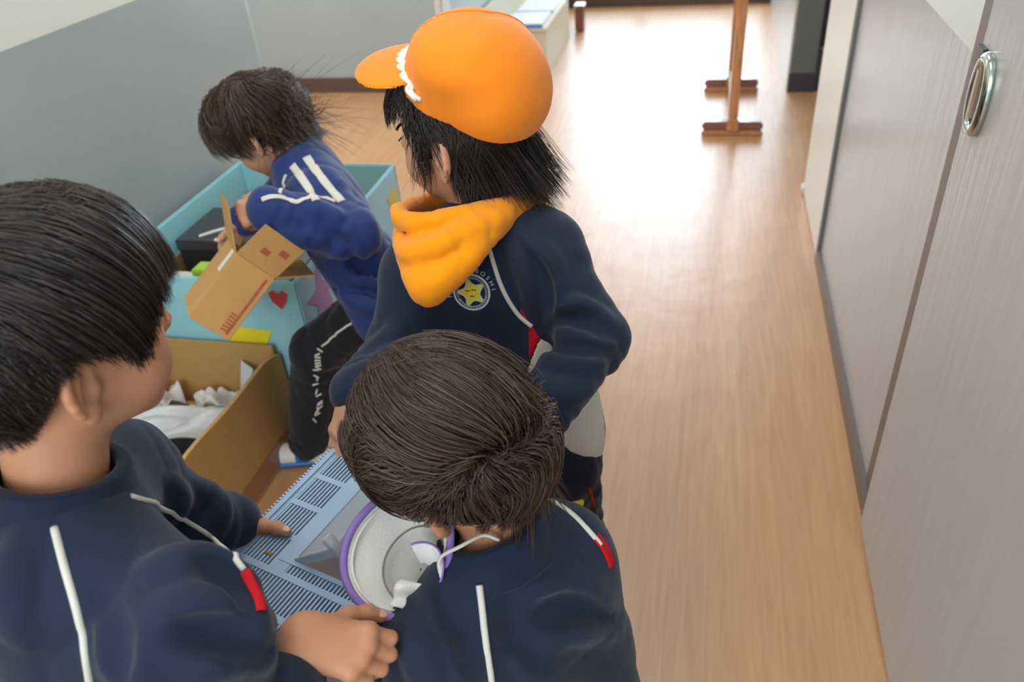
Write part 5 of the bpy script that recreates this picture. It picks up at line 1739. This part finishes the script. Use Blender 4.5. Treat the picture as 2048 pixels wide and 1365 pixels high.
folds(cl, [[(-0.8450, 1.3170, 0.7110), (-0.7740, 1.3020, 0.6990), (-0.7060, 1.3200, 0.6980)], [(-0.8230, 1.2990, 0.6760), (-0.7530, 1.2900, 0.6730), (-0.6840, 1.3050, 0.6680)], [(-0.7040, 1.3280, 0.6190), (-0.6810, 1.3590, 0.5660), (-0.6430, 1.3960, 0.5340)], [(-0.7330, 1.3410, 0.5610), (-0.6970, 1.3480, 0.5210), (-0.6430, 1.3730, 0.4830)],
           [(-0.6990, 1.4040, 0.7420), (-0.6650, 1.3810, 0.6970), (-0.6490, 1.3670, 0.6360)], [(-0.6720, 1.4290, 0.6970), (-0.6500, 1.4150, 0.6340), (-0.6380, 1.3990, 0.5700)], [(-0.8000, 1.3880, 0.7570), (-0.7580, 1.3540, 0.7300), (-0.6880, 1.3390, 0.7170)]], 0.013, 0.005)
folds(cl, [[(-0.6970, 1.3290, 0.6540), (-0.6810, 1.3510, 0.6070), (-0.6480, 1.3900, 0.5620)], [(-0.7420, 1.3330, 0.5530), (-0.6910, 1.3670, 0.5290), (-0.6380, 1.3960, 0.4960)], [(-0.7360, 1.3170, 0.7040), (-0.6950, 1.3130, 0.6830), (-0.6780, 1.3240, 0.6570)]], 0.009, -0.002, 0.02, 's')
cl.add(wrinkle(0.0070, 71, 0.12), None, 0, 0, 'd')
jk = to_obj('track_jacket', cl.mesh(0.0046), M['royal'], girlD)
collar(J, jk, m='royal', r=0.056, hgt=0.030, lift=0.0)
tape('sleeve_stripe', [(-0.8390, 1.4480, 0.7860), (-0.8110, 1.4210, 0.7740), (-0.7820, 1.3930, 0.7580), (-0.7570, 1.3660, 0.7460)], cl, 0.017, M['piping'], jk)
tape('sleeve_stripe', [(-0.8160, 1.4730, 0.7950), (-0.7820, 1.4420, 0.7730), (-0.7420, 1.4040, 0.7580), (-0.7010, 1.3670, 0.7430)], cl, 0.018, M['piping'], jk)
tape('sleeve_stripe', [(-0.7080, 1.3560, 0.7480), (-0.7380, 1.3550, 0.7590), (-0.7690, 1.3460, 0.7580), (-0.7860, 1.3380, 0.7530), (-0.8090, 1.3380, 0.7620), (-0.8330, 1.3340, 0.7660), (-0.8520, 1.3270, 0.7620)], cl, 0.009, M['piping'], jk, 34)
tape('sleeve_stripe', [(-0.8550, 1.4420, 0.7660), (-0.8600, 1.4300, 0.7510), (-0.8600, 1.4090, 0.7400)], cl, 0.008, M['piping'], jk, 12)
trs = trousers(J, rr=(0.080, 0.068, 0.056, 0.050), seed=9)
tj = to_obj('trousers', trs.mesh(0.005), M['black_pants'], girlD)
q = trs.project(spline([(-0.7210, 1.3300, 0.4700), (-0.7670, 1.3210, 0.4400), (-0.8060, 1.3030, 0.4120)], 16), 0.0005)
b = MB(); b.tube(q, 0.0028, 6); keep(b.build('leg_trim', M['piping'], smooth=True), tj)
q = trs.project(spline([(-0.8140, 1.3020, 0.3950), (-0.8140, 1.2930, 0.3480), (-0.8190, 1.2910, 0.2770), (-0.8210, 1.2880, 0.2030), (-0.8180, 1.2800, 0.1550)], 60), 0.0005)
for i in range(0, 58, 3):
    d_ = nrm(q[i + 1] - q[i]); sd_v = nrm(np.cross(d_, trs.grad(q[i][None])[0]))
    b = MB(); b.tube([q[i] - sd_v * 0.007 - d_ * 0.002, q[i] + sd_v * 0.007 + d_ * 0.002], 0.0021, 5); keep(b.build('leg_lettering_bar', M['piping']), tj)
shoe('shoe', J['al'] + a3(0.01, 0, 0), (-0.95, -0.25, 0), girlD)
shoe('shoe', J['ar'], (-0.95, -0.1, 0), girlD)
sk = Sdf(); sk.cap(J['al'] + a3(0, 0, 0.0), J['al'] + a3(0.004, 0, 0.05), 0.030, 0.032); to_obj('sock', sk.mesh(0.004), M['sock'], girlD)
